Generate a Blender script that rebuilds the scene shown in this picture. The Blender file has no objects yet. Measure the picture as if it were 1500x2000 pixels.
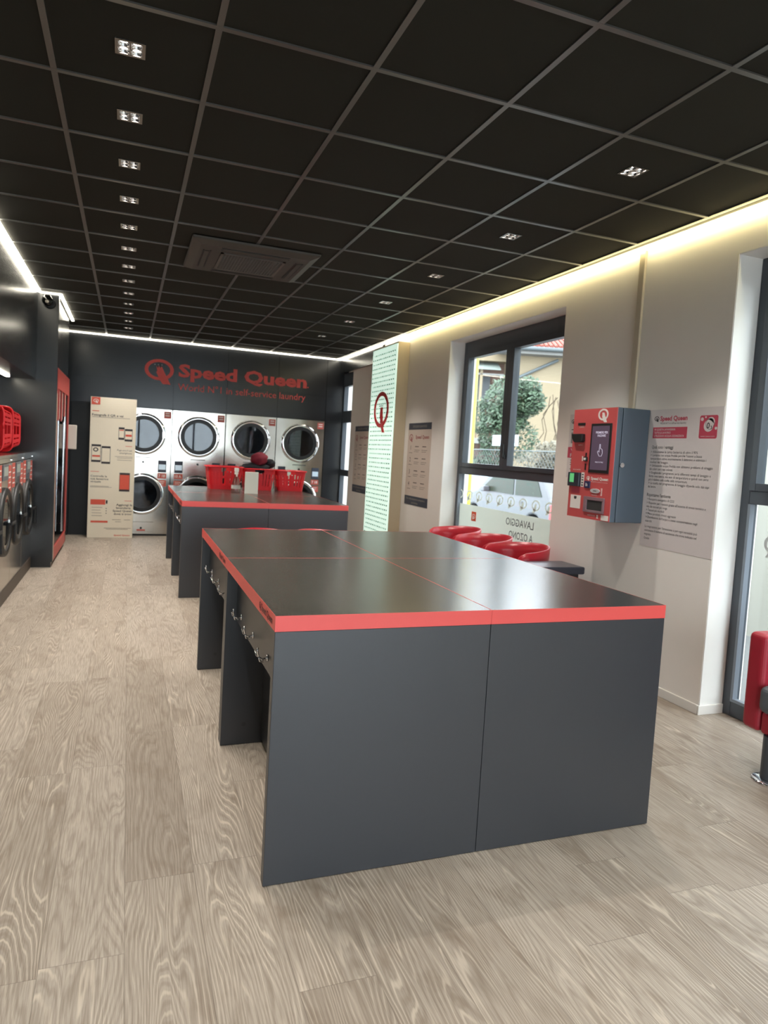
import bpy, bmesh, math, random
from mathutils import Vector, Matrix
random.seed(7)
SC = bpy.context.scene
COL = SC.collection
H = 2.966

# ------------------------------------------------------------------ camera
def make_camera():
    f, yaw, pitch, roll = 1344.11, -0.3571, -0.0652, 0.0585
    ppx, ppy = 745.79, 973.80
    cy, sy = math.cos(yaw), math.sin(yaw)
    fw = Vector((-sy*math.cos(pitch), cy*math.cos(pitch), math.sin(pitch)))
    r = Vector((cy, sy, 0)); u = r.cross(fw)
    r2 = math.cos(roll)*r + math.sin(roll)*u
    u2 = -math.sin(roll)*r + math.cos(roll)*u
    cam = bpy.data.cameras.new('camera')
    co = bpy.data.objects.new('camera', cam); COL.objects.link(co)
    m = Matrix((r2, u2, -fw)).transposed().to_4x4()
    m.translation = Vector((0.335, -3.277, 1.461))
    co.matrix_world = m
    cam.sensor_fit = 'VERTICAL'; cam.sensor_height = 36; cam.sensor_width = 27
    cam.lens = f/2000*36
    cam.shift_x = (750-ppx)/2000; cam.shift_y = -(1000-ppy)/2000
    cam.clip_start = .05; cam.clip_end = 300
    cam.dof.use_dof = True; cam.dof.focus_distance = 2.6; cam.dof.aperture_fstop = 4.5
    SC.camera = co
make_camera()

# ------------------------------------------------------------------ world, sun, exposure
SKY = 5.6
w = bpy.data.worlds.new('overcast_sky'); SC.world = w; w.use_nodes = True
bg = w.node_tree.nodes['Background']
bg.inputs[0].default_value = (.83, .92, 1.0, 1); bg.inputs[1].default_value = SKY
def add_sun():
    l = bpy.data.lights.new('sun', 'SUN'); l.energy = .9; l.angle = math.radians(6); l.color = (1, .93, .82)
    o = bpy.data.objects.new('sun', l); COL.objects.link(o)
    d = Vector((.8, .28, -.6))
    o.rotation_euler = d.to_track_quat('-Z', 'Y').to_euler()
add_sun()
def portal(name, c, sx, sz, d):
    l = bpy.data.lights.new(name, 'AREA'); l.shape = 'RECTANGLE'; l.size = sx; l.size_y = sz
    l.cycles.is_portal = True
    o = bpy.data.objects.new(name, l); COL.objects.link(o); o.location = c
    o.rotation_euler = Vector(d).to_track_quat('-Z', 'Z').to_euler()
portal('daylight_portal', (3.97, 2.6, 1.42), 2.7, 2.1, (-1, 0, 0))
portal('daylight_portal', (3.97, -1.2, 1.4), 2.7, 2.4, (-1, 0, 0))
portal('daylight_portal', (1.5, -6.05, 1.35), 3.6, 2.6, (0, 1, 0))
SC.view_settings.view_transform = 'Standard'
SC.view_settings.look = 'None'
SC.view_settings.gamma = 1
SC.view_settings.use_curve_mapping = False
SC.view_settings.exposure = 0.92

SPOT_W = 19.0       # each downlight
LED_WARM = 12.0
LED_COOL = 9.5

# ------------------------------------------------------------------ materials
def srgb(r, g, b):
    f = lambda c: (c/255/12.92) if c/255 <= .04045 else ((c/255+.055)/1.055)**2.4
    return (f(r), f(g), f(b), 1)
MATS = {}
def mat(name, col, rough=.5, metal=0, spec=.5, emit=None, es=0, coat=0, noise=0, nscale=20, bump=0, bscale=200):
    if name in MATS: return MATS[name]
    m = bpy.data.materials.new(name); m.use_nodes = True; nt = m.node_tree
    b = nt.nodes['Principled BSDF']
    b.inputs['Base Color'].default_value = col; b.inputs['Roughness'].default_value = rough
    b.inputs['Metallic'].default_value = metal; b.inputs['Specular IOR Level'].default_value = spec
    if coat: b.inputs['Coat Weight'].default_value = coat; b.inputs['Coat Roughness'].default_value = .15
    if emit: b.inputs['Emission Color'].default_value = emit; b.inputs['Emission Strength'].default_value = es
    tc = nt.nodes.new('ShaderNodeTexCoord')
    n = nt.nodes.new('ShaderNodeTexNoise'); n.inputs['Scale'].default_value = nscale; n.inputs['Detail'].default_value = 4
    nt.links.new(tc.outputs['Object'], n.inputs['Vector'])
    if noise:
        mx = nt.nodes.new('ShaderNodeMixRGB'); mx.inputs[0].default_value = 1
        c2 = tuple(min(1, c*(1+noise)) for c in col[:3])+(1,); c1 = tuple(c*(1-noise) for c in col[:3])+(1,)
        nt.links.new(n.outputs['Fac'], mx.inputs[0]); mx.inputs[1].default_value = c1; mx.inputs[2].default_value = c2
        nt.links.new(mx.outputs[0], b.inputs['Base Color'])
    else:  # gentle roughness variation keeps every surface procedural
        mr = nt.nodes.new('ShaderNodeMapRange'); mr.inputs[3].default_value = max(0, rough*.92); mr.inputs[4].default_value = min(1, rough*1.08)
        nt.links.new(n.outputs['Fac'], mr.inputs[0]); nt.links.new(mr.outputs[0], b.inputs['Roughness'])
    if bump:
        n2 = nt.nodes.new('ShaderNodeTexNoise'); n2.inputs['Scale'].default_value = bscale; n2.inputs['Detail'].default_value = 3
        nt.links.new(tc.outputs['Object'], n2.inputs['Vector'])
        bp = nt.nodes.new('ShaderNodeBump'); bp.inputs['Strength'].default_value = bump; bp.inputs['Distance'].default_value = .002
        nt.links.new(n2.outputs['Fac'], bp.inputs['Height']); nt.links.new(bp.outputs[0], b.inputs['Normal'])
    MATS[name] = m; return m

def glass_mat(name, tint=(.96, .98, .98, 1), refl=.08, rough=.02):
    m = bpy.data.materials.new(name); m.use_nodes = True; nt = m.node_tree; nt.nodes.clear()
    out = nt.nodes.new('ShaderNodeOutputMaterial'); mix = nt.nodes.new('ShaderNodeMixShader')
    t = nt.nodes.new('ShaderNodeBsdfTransparent'); g = nt.nodes.new('ShaderNodeBsdfGlossy')
    t.inputs[0].default_value = tint; g.inputs['Roughness'].default_value = rough
    fr = nt.nodes.new('ShaderNodeLayerWeight'); fr.inputs[0].default_value = .5
    pw = nt.nodes.new('ShaderNodeMath'); pw.operation = 'POWER'; pw.inputs[1].default_value = 5
    nt.links.new(fr.outputs['Facing'], pw.inputs[0])
    mul = nt.nodes.new('ShaderNodeMapRange'); mul.inputs[3].default_value = refl*.5; mul.inputs[4].default_value = .6
    nt.links.new(pw.outputs[0], mul.inputs[0])
    nt.links.new(mul.outputs[0], mix.inputs[0]); nt.links.new(t.outputs[0], mix.inputs[1]); nt.links.new(g.outputs[0], mix.inputs[2])
    nt.links.new(mix.outputs[0], out.inputs[0]); MATS[name] = m; return m

LAM = mat('anthracite_laminate', srgb(47, 49, 54), rough=.36, spec=.7, noise=.05, nscale=60, bump=.08, bscale=500)
LAMTOP = mat('black_table_laminate', srgb(50, 48, 43), rough=.24, spec=1.0, noise=.05, nscale=40, bump=.05, bscale=600)
BLACKP = mat('satin_black_panel', srgb(31, 32, 34), rough=.24, spec=.5, noise=.04, nscale=3)
BLACK = mat('matt_black', srgb(24, 24, 25), rough=.5)
REDE = mat('red_edge', srgb(226, 84, 80), rough=.38, noise=.02)
RED = mat('signal_red', srgb(205, 48, 48), rough=.35)
LOGO = mat('logo_red', srgb(214, 76, 68), rough=.5)
LABR = mat('muted_red_label', srgb(196, 92, 80), rough=.5)
VRED = mat('muted_red_enamel', srgb(176, 68, 62), rough=.45)
CHROME = mat('chrome', (.82, .82, .83, 1), rough=.12, metal=1)
STEEL = mat('stainless_steel', (.50, .475, .43, 1), rough=.17, metal=1, bump=.25, bscale=6)
WALLM = mat('warm_grey_plaster', srgb(232, 226, 219), rough=.7, noise=.03, nscale=2.5, bump=.12, bscale=90)
REVEAL = mat('white_reveal_paint', srgb(238, 236, 230), rough=.6, noise=.02, nscale=4)
WHITE = mat('white_paint', srgb(232, 228, 220), rough=.5)
FRAME = mat('anthracite_aluminium', srgb(62, 68, 76), rough=.33, spec=.6)
TILE = mat('black_ceiling_tile', srgb(47, 46, 41), rough=.9, spec=.2, noise=.08, nscale=300, bump=.3, bscale=700)
TBAR = mat('dark_steel_grid', srgb(112, 112, 110), rough=.32, metal=.6)
CREAM = mat('cream_board', srgb(236, 226, 206), rough=.6, noise=.01)
INK = mat('grey_ink', srgb(52, 48, 50), rough=.6)
INKL = mat('light_ink', srgb(165, 155, 142), rough=.6)
NAVY = mat('navy_print', srgb(56, 62, 76), rough=.55)
POSTER = mat('matt_poster_film', srgb(212, 204, 202), rough=.5, noise=.01)
MAROON = mat('crimson_print', srgb(190, 70, 90), rough=.5)
STEELGREY = mat('blue_grey_sheet_steel', srgb(78, 90, 102), rough=.42, spec=.5)
KRED = mat('kiosk_red', srgb(200, 84, 84), rough=.42)
PRINTW = mat('white_print', srgb(235, 228, 222), rough=.5)
SCREEN = mat('dark_display', srgb(66, 56, 68), rough=.2, emit=srgb(80, 66, 80), es=.35)
GREENS = mat('green_backlit_display', srgb(90, 170, 110), emit=srgb(95, 190, 120), es=.3)
BASKET = mat('red_basket_plastic', srgb(215, 32, 42), rough=.35)
CHAIRM = mat('red_moulded_plastic', srgb(176, 30, 46), rough=.3, spec=.5)
SOFAR = mat('red_leatherette', srgb(168, 36, 52), rough=.42, bump=.15, bscale=250)
SOFAG = mat('grey_leatherette', srgb(92, 96, 100), rough=.45, bump=.15, bscale=250)
GASKET = mat('black_rubber', srgb(22, 22, 24), rough=.4)
DRUM = mat('drum_steel', (.42, .43, .45, 1), rough=.3, metal=1, noise=.3, nscale=25)
RINGD = mat('dark_door_ring', srgb(24, 24, 26), rough=.45)
LEDW = mat('warm_led', (1, 1, 1, 1), emit=(1, .86, .44, 1), es=LED_WARM)
LEDC = mat('neutral_led', (1, 1, 1, 1), emit=(1, .93, .76, 1), es=LED_COOL)
LENS = mat('downlight_lens', (1, 1, 1, 1), emit=(1, .93, .85, 1), es=30)
LPANEL = mat('backlit_panel', srgb(215, 235, 225), rough=.4, emit=srgb(196, 226, 210), es=.5)
GLASS = glass_mat('window_glass', refl=.05); DGLASS = glass_mat('door_glass', (.5, .52, .55, 1), .08)
BOTTLE = glass_mat('clear_plastic', (.70, .70, .68, 1), .3, .2)
FILM = mat('white_window_film', srgb(232, 230, 218), rough=.5, emit=None)
def make_film():   # translucent film: daylight from outside shines through
    nt = FILM.node_tree; out = nt.nodes['Material Output']; b = nt.nodes['Principled BSDF']
    tr = nt.nodes.new('ShaderNodeBsdfTranslucent'); tr.inputs[0].default_value = srgb(196, 197, 190)
    mx = nt.nodes.new('ShaderNodeMixShader'); mx.inputs[0].default_value = .75
    nt.links.new(b.outputs[0], mx.inputs[1]); nt.links.new(tr.outputs[0], mx.inputs[2]); nt.links.new(mx.outputs[0], out.inputs[0])
make_film()

def wood_floor():
    m = bpy.data.materials.new('limed_oak_planks'); m.use_nodes = True; nt = m.node_tree; N = nt.nodes; L = nt.links
    b = N['Principled BSDF']
    def math_(op, a, bb=None, c=None):
        n = N.new('ShaderNodeMath'); n.operation = op
        for i, v in enumerate((a, bb, c)):
            if v is None: continue
            if isinstance(v, (int, float)): n.inputs[i].default_value = v
            else: L.new(v, n.inputs[i])
        return n.outputs[0]
    def comb(x, y, z):
        n = N.new('ShaderNodeCombineXYZ')
        for i, v in enumerate((x, y, z)):
            if isinstance(v, (int, float)): n.inputs[i].default_value = v
            else: L.new(v, n.inputs[i])
        return n.outputs[0]
    def wn(vec, out='Value'):
        n = N.new('ShaderNodeTexWhiteNoise'); n.noise_dimensions = '3D'; L.new(vec, n.inputs['Vector']); return n.outputs[out]
    def noise(vec, s, d=3, dist=0):
        n = N.new('ShaderNodeTexNoise'); n.inputs['Scale'].default_value = s; n.inputs['Detail'].default_value = d
        n.inputs['Distortion'].default_value = dist; L.new(vec, n.inputs['Vector']); return n.outputs['Fac']
    def ramp(v, a, bb, lo=0., hi=1.):
        n = N.new('ShaderNodeMapRange'); n.interpolation_type = 'SMOOTHSTEP'
        n.inputs[1].default_value = a; n.inputs[2].default_value = bb; n.inputs[3].default_value = lo; n.inputs[4].default_value = hi
        L.new(v, n.inputs[0]); return n.outputs[0]
    def mix(f, a, c):
        n = N.new('ShaderNodeMixRGB')
        if isinstance(f, float): n.inputs[0].default_value = f
        else: L.new(f, n.inputs[0])
        for i, v in ((1, a), (2, c)):
            if isinstance(v, tuple): n.inputs[i].default_value = v
            else: L.new(v, n.inputs[i])
        return n.outputs[0]
    tc = N.new('ShaderNodeTexCoord'); sp = N.new('ShaderNodeSeparateXYZ'); L.new(tc.outputs['Object'], sp.inputs[0])
    X, Y = sp.outputs[0], sp.outputs[1]
    W = .2215; LEN = 1.22
    xs = math_('DIVIDE', math_('ADD', X, 20*W-.152), W)
    ci = math_('FLOOR', xs); u = math_('SUBTRACT', math_('FRACT', xs), .5)
    r1 = wn(comb(ci, 3.3, 0))
    ys = math_('ADD', math_('DIVIDE', Y, LEN), math_('MULTIPLY', r1, 7.))
    ri = math_('FLOOR', ys); v = math_('FRACT', ys)
    pr = wn(comb(ci, ri, 1.7)); pr2 = wn(comb(ci, ri, 9.1)); pr3 = wn(comb(ci, ri, 4.4))
    z = math_('MULTIPLY', pr, 60.)
    um = math_('MULTIPLY', u, W); vm = math_('MULTIPLY', ys, LEN)
    # growth rings: contour lines of a stretched noise field
    wv = noise(comb(math_('MULTIPLY', um, 7.), math_('MULTIPLY', vm, .9), z), 1.0, 1.2, .2)
    wob = noise(comb(math_('MULTIPLY', um, 60.), math_('MULTIPLY', vm, 6.), z), 1.0, 2, 0)
    u2 = math_('ABSOLUTE', math_('ADD', u, math_('MULTIPLY', math_('SUBTRACT', pr3, .5), .5)))
    fld = math_('ADD', math_('MULTIPLY', wv, 11.), math_('MULTIPLY', u2, 8.0))
    fld = math_('ADD', fld, math_('MULTIPLY', wob, .35))
    fr = math_('FRACT', math_('MULTIPLY', fld, 1.9))
    tri = math_('ABSOLUTE', math_('SUBTRACT', fr, .5))
    ring = ramp(tri, .17, .02)      # light limed line
    brk = ramp(noise(comb(math_('MULTIPLY', um, 12.), math_('MULTIPLY', vm, 3.), z), 1, 3), .38, .62)
    ring = math_('MULTIPLY', ring, math_('ADD', math_('MULTIPLY', brk, .75), .25))
    dark = ramp(tri, .28, .46)
    fine = noise(comb(math_('MULTIPLY', um, 330.), math_('MULTIPLY', vm, 9.), z), 1.0, 3, 0)
    cloud = noise(comb(math_('MULTIPLY', um, 9.), math_('MULTIPLY', vm, 4.), z), 1.0, 4, .6)
    base = mix(pr2, srgb(153, 141, 128), srgb(176, 165, 152))
    base = mix(math_('MULTIPLY', ramp(cloud, .5, .72), .45), base, srgb(116, 99, 82))
    base = mix(math_('MULTIPLY', dark, .32), base, srgb(112, 96, 80))
    base = mix(math_('MULTIPLY', ramp(fine, .42, .62), .38), base, srgb(112, 97, 82))
    str_ = math_('ADD', math_('MULTIPLY', pr3, .46), .14)
    base = mix(math_('MULTIPLY', ring, str_), base, srgb(222, 208, 190))
    edge = math_('MINIMUM', math_('SUBTRACT', .5, math_('ABSOLUTE', u)), math_('MULTIPLY', math_('MINIMUM', v, math_('SUBTRACT', 1., v)), LEN/W))
    gap = ramp(edge, .002, .009)
    base = mix(math_('ADD', math_('MULTIPLY', gap, .5), .5), srgb(95, 84, 74), base)
    L.new(base, b.inputs['Base Color'])
    rr = ramp(fine, .3, .7, .34, .5); L.new(rr, b.inputs['Roughness'])
    b.inputs['Specular IOR Level'].default_value = .45
    bp = N.new('ShaderNodeBump'); bp.inputs['Strength'].default_value = .25; bp.inputs['Distance'].default_value = .0015
    hh = math_('ADD', math_('MULTIPLY', ring, -.5), math_('ADD', math_('MULTIPLY', fine, .5), gap))
    L.new(hh, bp.inputs['Height']); L.new(bp.outputs[0], b.inputs['Normal'])
    return m
FLOORM = wood_floor()

# ------------------------------------------------------------------ mesh builder
XP, YP, ZP = Vector((1, 0, 0)), Vector((0, 1, 0)), Vector((0, 0, 1))
_dg = None
class MB:
    def __init__(s): s.v = []; s.f = []; s.m = []; s.cur = 0; s.sm = []; s.smooth = False
    def add(s, vs, fs):
        o = len(s.v); s.v += [tuple(v) for v in vs]
        for f in fs: s.f.append(tuple(o+i for i in f)); s.m.append(s.cur); s.sm.append(s.smooth)
        return s
    def box(s, x0, x1, y0, y1, z0, z1):
        if x0 > x1: x0, x1 = x1, x0
        if y0 > y1: y0, y1 = y1, y0
        if z0 > z1: z0, z1 = z1, z0
        vs = [(x, y, z) for x in (x0, x1) for y in (y0, y1) for z in (z0, z1)]
        return s.add(vs, [(0, 1, 3, 2), (4, 6, 7, 5), (0, 4, 5, 1), (2, 3, 7, 6), (0, 2, 6, 4), (1, 5, 7, 3)])
    def ob(s, O, U, V, N, a0, a1, b0, b1, n0, n1):
        # box in a frame
        vs = [Vector(O)+U*a+V*b+N*n for a in (a0, a1) for b in (b0, b1) for n in (n0, n1)]
        fl = [(0, 1, 3, 2), (4, 6, 7, 5), (0, 4, 5, 1), (2, 3, 7, 6), (0, 2, 6, 4), (1, 5, 7, 3)]
        if U.cross(V).dot(N) < 0: fl = [f[::-1] for f in fl]
        return s.add(vs, fl)
    def prism(s, pts, O, U, V, N, n0, n1):
        k = len(pts); O = Vector(O)
        area = sum(pts[i][0]*pts[(i+1) % k][1]-pts[(i+1) % k][0]*pts[i][1] for i in range(k))
        if (area < 0) != (U.cross(V).dot(N) < 0): pts = pts[::-1]
        a = [O+U*p[0]+V*p[1]+N*n0 for p in pts]; b = [O+U*p[0]+V*p[1]+N*n1 for p in pts]
        return s.add(a+b, [tuple(range(k))[::-1], tuple(range(k, 2*k))]+[(i, (i+1) % k, k+(i+1) % k, k+i) for i in range(k)])
    def ring(s, O, U, V, N, ao, bo, ai, bi, n0, n1, seg=48, t0=0, t1=2*math.pi):
        O = Vector(O); vs = []
        for i in range(seg):
            t = 2*math.pi*i/seg; c, sn = math.cos(t), math.sin(t)
            vs += [O+U*ao*c+V*bo*sn+N*n1, O+U*ai*c+V*bi*sn+N*n1, O+U*ai*c+V*bi*sn+N*n0, O+U*ao*c+V*bo*sn+N*n0]
        fs = []
        flip = U.cross(V).dot(N) < 0
        for i in range(seg):
            j = (i+1) % seg
            for k in range(4):
                q = (4*i+k, 4*j+k, 4*j+(k+1) % 4, 4*i+(k+1) % 4)
                fs.append(q if not flip else q[::-1])
        return s.add(vs, fs)
    def disc(s, O, U, V, N, r, n0, n1, seg=32, ry=None):
        ry = ry or r
        return s.prism([(r*math.cos(2*math.pi*i/seg), ry*math.sin(2*math.pi*i/seg)) for i in range(seg)], O, U, V, N, n0, n1)
    def cyl(s, p0, p1, r0, r1=None, seg=16):
        r1 = r0 if r1 is None else r1
        p0, p1 = Vector(p0), Vector(p1); d = (p1-p0).normalized()
        a = d.orthogonal().normalized(); b = d.cross(a)
        vs = []
        for p, r in ((p0, r0), (p1, r1)):
            for i in range(seg):
                t = 2*math.pi*i/seg; vs.append(p+a*r*math.cos(t)+b*r*math.sin(t))
        return s.add(vs, [tuple(range(seg))[::-1], tuple(range(seg, 2*seg))]+[(i, (i+1) % seg, seg+(i+1) % seg, seg+i) for i in range(seg)])
    def tube(s, pts, r, seg=8):
        pts = [Vector(p) for p in pts]; vs = []; a = None
        for i, p in enumerate(pts):
            d = (pts[min(i+1, len(pts)-1)]-pts[max(i-1, 0)]).normalized()
            if a is None: a = d.orthogonal().normalized()
            a = (a-d*a.dot(d)).normalized(); b = d.cross(a)
            for k in range(seg):
                t = 2*math.pi*k/seg; vs.append(p+a*r*math.cos(t)+b*r*math.sin(t))
        n = len(pts)
        fs = [tuple(range(seg))[::-1], tuple(range((n-1)*seg, n*seg))]
        for i in range(n-1):
            for k in range(seg):
                fs.append((i*seg+k, i*seg+(k+1) % seg, (i+1)*seg+(k+1) % seg, (i+1)*seg+k))
        return s.add(vs, fs)
    def lathe(s, prof, O, U, V, N, seg=32):
        O = Vector(O); vs = []
        for r, n in prof:
            for i in range(seg):
                t = 2*math.pi*i/seg; vs.append(O+U*r*math.cos(t)+V*r*math.sin(t)+N*n)
        fs = []
        for j in range(len(prof)-1):
            for i in range(seg):
                fs.append((j*seg+i, j*seg+(i+1) % seg, (j+1)*seg+(i+1) % seg, (j+1)*seg+i))
        return s.add(vs, fs)
    def holeplate(s, O, U, V, N, a0, a1, b0, b1, holes, n0, n1, seg=48):
        """rectangular plate; each hole (ca,cb,r) gets its own horizontal band of the plate"""
        O = Vector(O); holes = sorted(holes, key=lambda h: h[1]); cuts = [b0]
        for i in range(len(holes)-1): cuts.append((holes[i][1]+holes[i+1][1])/2)
        cuts.append(b1)
        for (ca, cb, r), lo, hi in zip(holes, cuts[:-1], cuts[1:]):
            angs = [2*math.pi*i/seg for i in range(seg)]
            for cx_, cy_ in ((a0, lo), (a1, lo), (a1, hi), (a0, hi)):
                t = math.atan2(cy_-cb, cx_-ca) % (2*math.pi)
                k = min(range(seg), key=lambda i: abs((angs[i]-t+math.pi) % (2*math.pi)-math.pi)); angs[k] = t
            inn, out = [], []
            for t in angs:
                c, sn = math.cos(t), math.sin(t)
                k = min([(x-ca)/c for x in (a0, a1) if abs(c) > 1e-9 and (x-ca)/c > 0]+[(y-cb)/sn for y in (lo, hi) if abs(sn) > 1e-9 and (y-cb)/sn > 0])
                inn.append((ca+r*c, cb+r*sn)); out.append((ca+k*c, cb+k*sn))
            P = lambda p, n: O+U*p[0]+V*p[1]+N*n
            vs = [P(p, n1) for p in inn]+[P(p, n1) for p in out]+[P(p, n0) for p in inn]+[P(p, n0) for p in out]
            fs = []
            for i in range(seg):
                j = (i+1) % seg
                fs += [(i, seg+i, seg+j, j), (2*seg+j, 3*seg+j, 3*seg+i, 2*seg+i), (i, j, 2*seg+j, 2*seg+i), (seg+j, seg+i, 3*seg+i, 3*seg+j)]
            if U.cross(V).dot(N) < 0: fs = [f[::-1] for f in fs]
            s.add(vs, fs)
        return s
    def text(s, st, O, U, V, N, size, width=None, align='LEFT', bold=0, n=.0008, squeeze=1):
        c = bpy.data.curves.new('t', 'FONT'); c.body = st; c.size = size; c.offset = bold*size; c.resolution_u = 2
        c.align_x = align
        o = bpy.data.objects.new('t', c); COL.objects.link(o)
        dg = bpy.context.evaluated_depsgraph_get(); me = bpy.data.meshes.new_from_object(o.evaluated_get(dg))
        O = Vector(O)
        if me.vertices:
            xs = [v.co.x for v in me.vertices]; wd = max(xs)-min(xs)
            k = (width/wd if width else squeeze)
            x0 = min(xs) if (width and align == 'LEFT') else 0
            s.add([O+U*((v.co.x-x0)*k)+V*v.co.y+N*n for v in me.vertices],
                  [tuple(p.vertices) if U.cross(V).dot(N) > 0 else tuple(p.vertices)[::-1] for p in me.polygons])
        bpy.data.objects.remove(o); bpy.data.meshes.remove(me); bpy.data.curves.remove(c)
        return s
    def build(s, name, mats, parent=None, bevel=0, smooth=False, seg=2, solid=0, sub=0):
        me = bpy.data.meshes.new(name)
        off = Vector((0, 0, 0))
        if parent is not None:
            r = parent
            while r.parent: r = r.parent
            off = r.location.copy()
        me.from_pydata([tuple(Vector(v)-off) for v in s.v], [], s.f)
        if not isinstance(mats, (list, tuple)): mats = [mats]
        for mm in mats: me.materials.append(mm)
        me.polygons.foreach_set('material_index', s.m)
        me.polygons.foreach_set('use_smooth', [smooth or q for q in s.sm])
        me.update()
        o = bpy.data.objects.new(name, me); COL.objects.link(o)
        if parent is not None: o.parent = parent
        if solid: md = o.modifiers.new('solid', 'SOLIDIFY'); md.thickness = solid; md.offset = 0
        if sub: md = o.modifiers.new('sub', 'SUBSURF'); md.levels = sub; md.render_levels = sub
        if bevel:
            md = o.modifiers.new('bevel', 'BEVEL'); md.width = bevel; md.segments = seg; md.limit_method = 'ANGLE'
        return o

def tag(o, label=None, cat=None, group=None, kind=None):
    if label: o['label'] = label
    if cat: o['category'] = cat
    if group: o['group'] = group
    if kind: o['kind'] = kind
    return o
def thing(name, loc, label, cat, group=None):
    o = bpy.data.objects.new(name, None); COL.objects.link(o); o.location = loc; o.empty_display_size = .1
    return tag(o, label, cat, group)
def children(o): return [c for c in bpy.data.objects if c.parent == o]
def copy_tree(o, parent=None):
    c = o.copy(); COL.objects.link(c); c.parent = parent
    for ch in children(o): copy_tree(ch, c)
    return c
def struct(name, mb, m, parent=None, **k):
    o = mb.build(name, m, parent, **k); o['kind'] = 'structure'; return o
def B(*a): return MB().box(*a)

def q_logo(mb, O, U, V, N, W, n0=0.0, n1=.001, dots=True):
    """elliptical ring with a slanted hand-like tail and three dots"""
    O = Vector(O)
    mb.ring(O, U, V, N, .5*W, .375*W, .375*W, .27*W, n0, n1, 40)
    tail = [(-.10, .13), (-.05, .05), (-.02, .15), (.03, .06), (.08, .13), (.14, .0), (.22, -.16), (.30, -.30), (.40, -.50), (.14, -.50), (.02, -.36), (-.04, -.22), (-.10, -.10), (-.07, -.03)]
    mb.prism([(a*W, b*W) for a, b in tail], O, U, V, N, n0, n1+.0004)
    if dots:
        for k in (-1, 0, 1): mb.disc(O+U*(k*.09-.03)*W+V*.18*W, U, V, N, .028*W, n0, n1, 8)
def wordmark(mb, O, U, V, N, size, width, n=.001, gap=.045):
    mb.text('Speed Queen', O, U, V, N, size, width=width, bold=.035, n=n)

# ================================================================== ROOM
struct('floor', B(-1.4, 3.99, -6, 8.8, -.12, 0), FLOORM)
# ceiling tiles with recesses for the downlights
def build_ceiling():
    t = MB(); LX = .2965; cells = set()
    holesL = [(0.2965, -.305+.6*k) for k in range(-8, 13)]
    holesR = [(2.705, -.305+1.2*k) for k in range(-4, 6)]
    hs = holesL+holesR
    hmap = {(math.floor(x/.6), math.floor(y/.6)): (x, y) for x, y in hs}
    z0, z1 = H+.004, H+.03
    for i in range(-2, 6):
        for j in range(-10, 14):
            x0, x1, y0, y1 = .6*i, .6*i+.6, .6*j, .6*j+.6
            x0 = max(x0, -1.35); x1 = min(x1, 3.53); y1 = min(y1, 7.8)
            if x1 <= x0: continue
            if (i, j) in hmap:
                hx, hy = hmap[(i, j)]; r = .048
                t.box(x0, hx-r, y0, y1, z0, z1); t.box(hx+r, x1, y0, y1, z0, z1)
                t.box(hx-r, hx+r, y0, hy-r, z0, z1); t.box(hx-r, hx+r, hy+r, y1, z0, z1)
            elif i in (1, 2) and j in (3, 4) and False: pass
            else: t.box(x0, x1, y0, y1, z0, z1)
    t.box(3.53, 3.7, -6, 7.8, H+.004, H+.03)
    c = struct('ceiling', t, TILE)
    g = MB()
    for i in range(-1, 6):
        if i == -1: continue
        g.box(.6*i-.012, .6*i+.012, -6, 7.8, H-.002, H+.006)
    g.box(3.50, 3.53, -6, 7.8, H-.002, H+.006)
    for j in range(-9, 14): g.box(-.6, 3.53, .6*j-.012, .6*j+.012, H-.0025, H+.0055)
    go = g.build('ceiling_grid', TBAR, c)
    struct('ceiling_slab', B(-1.4, 3.99, -6.1, 8.8, H+.16, H+.3), BLACK)
    return holesL, holesR
HL, HR = build_ceiling()

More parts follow.
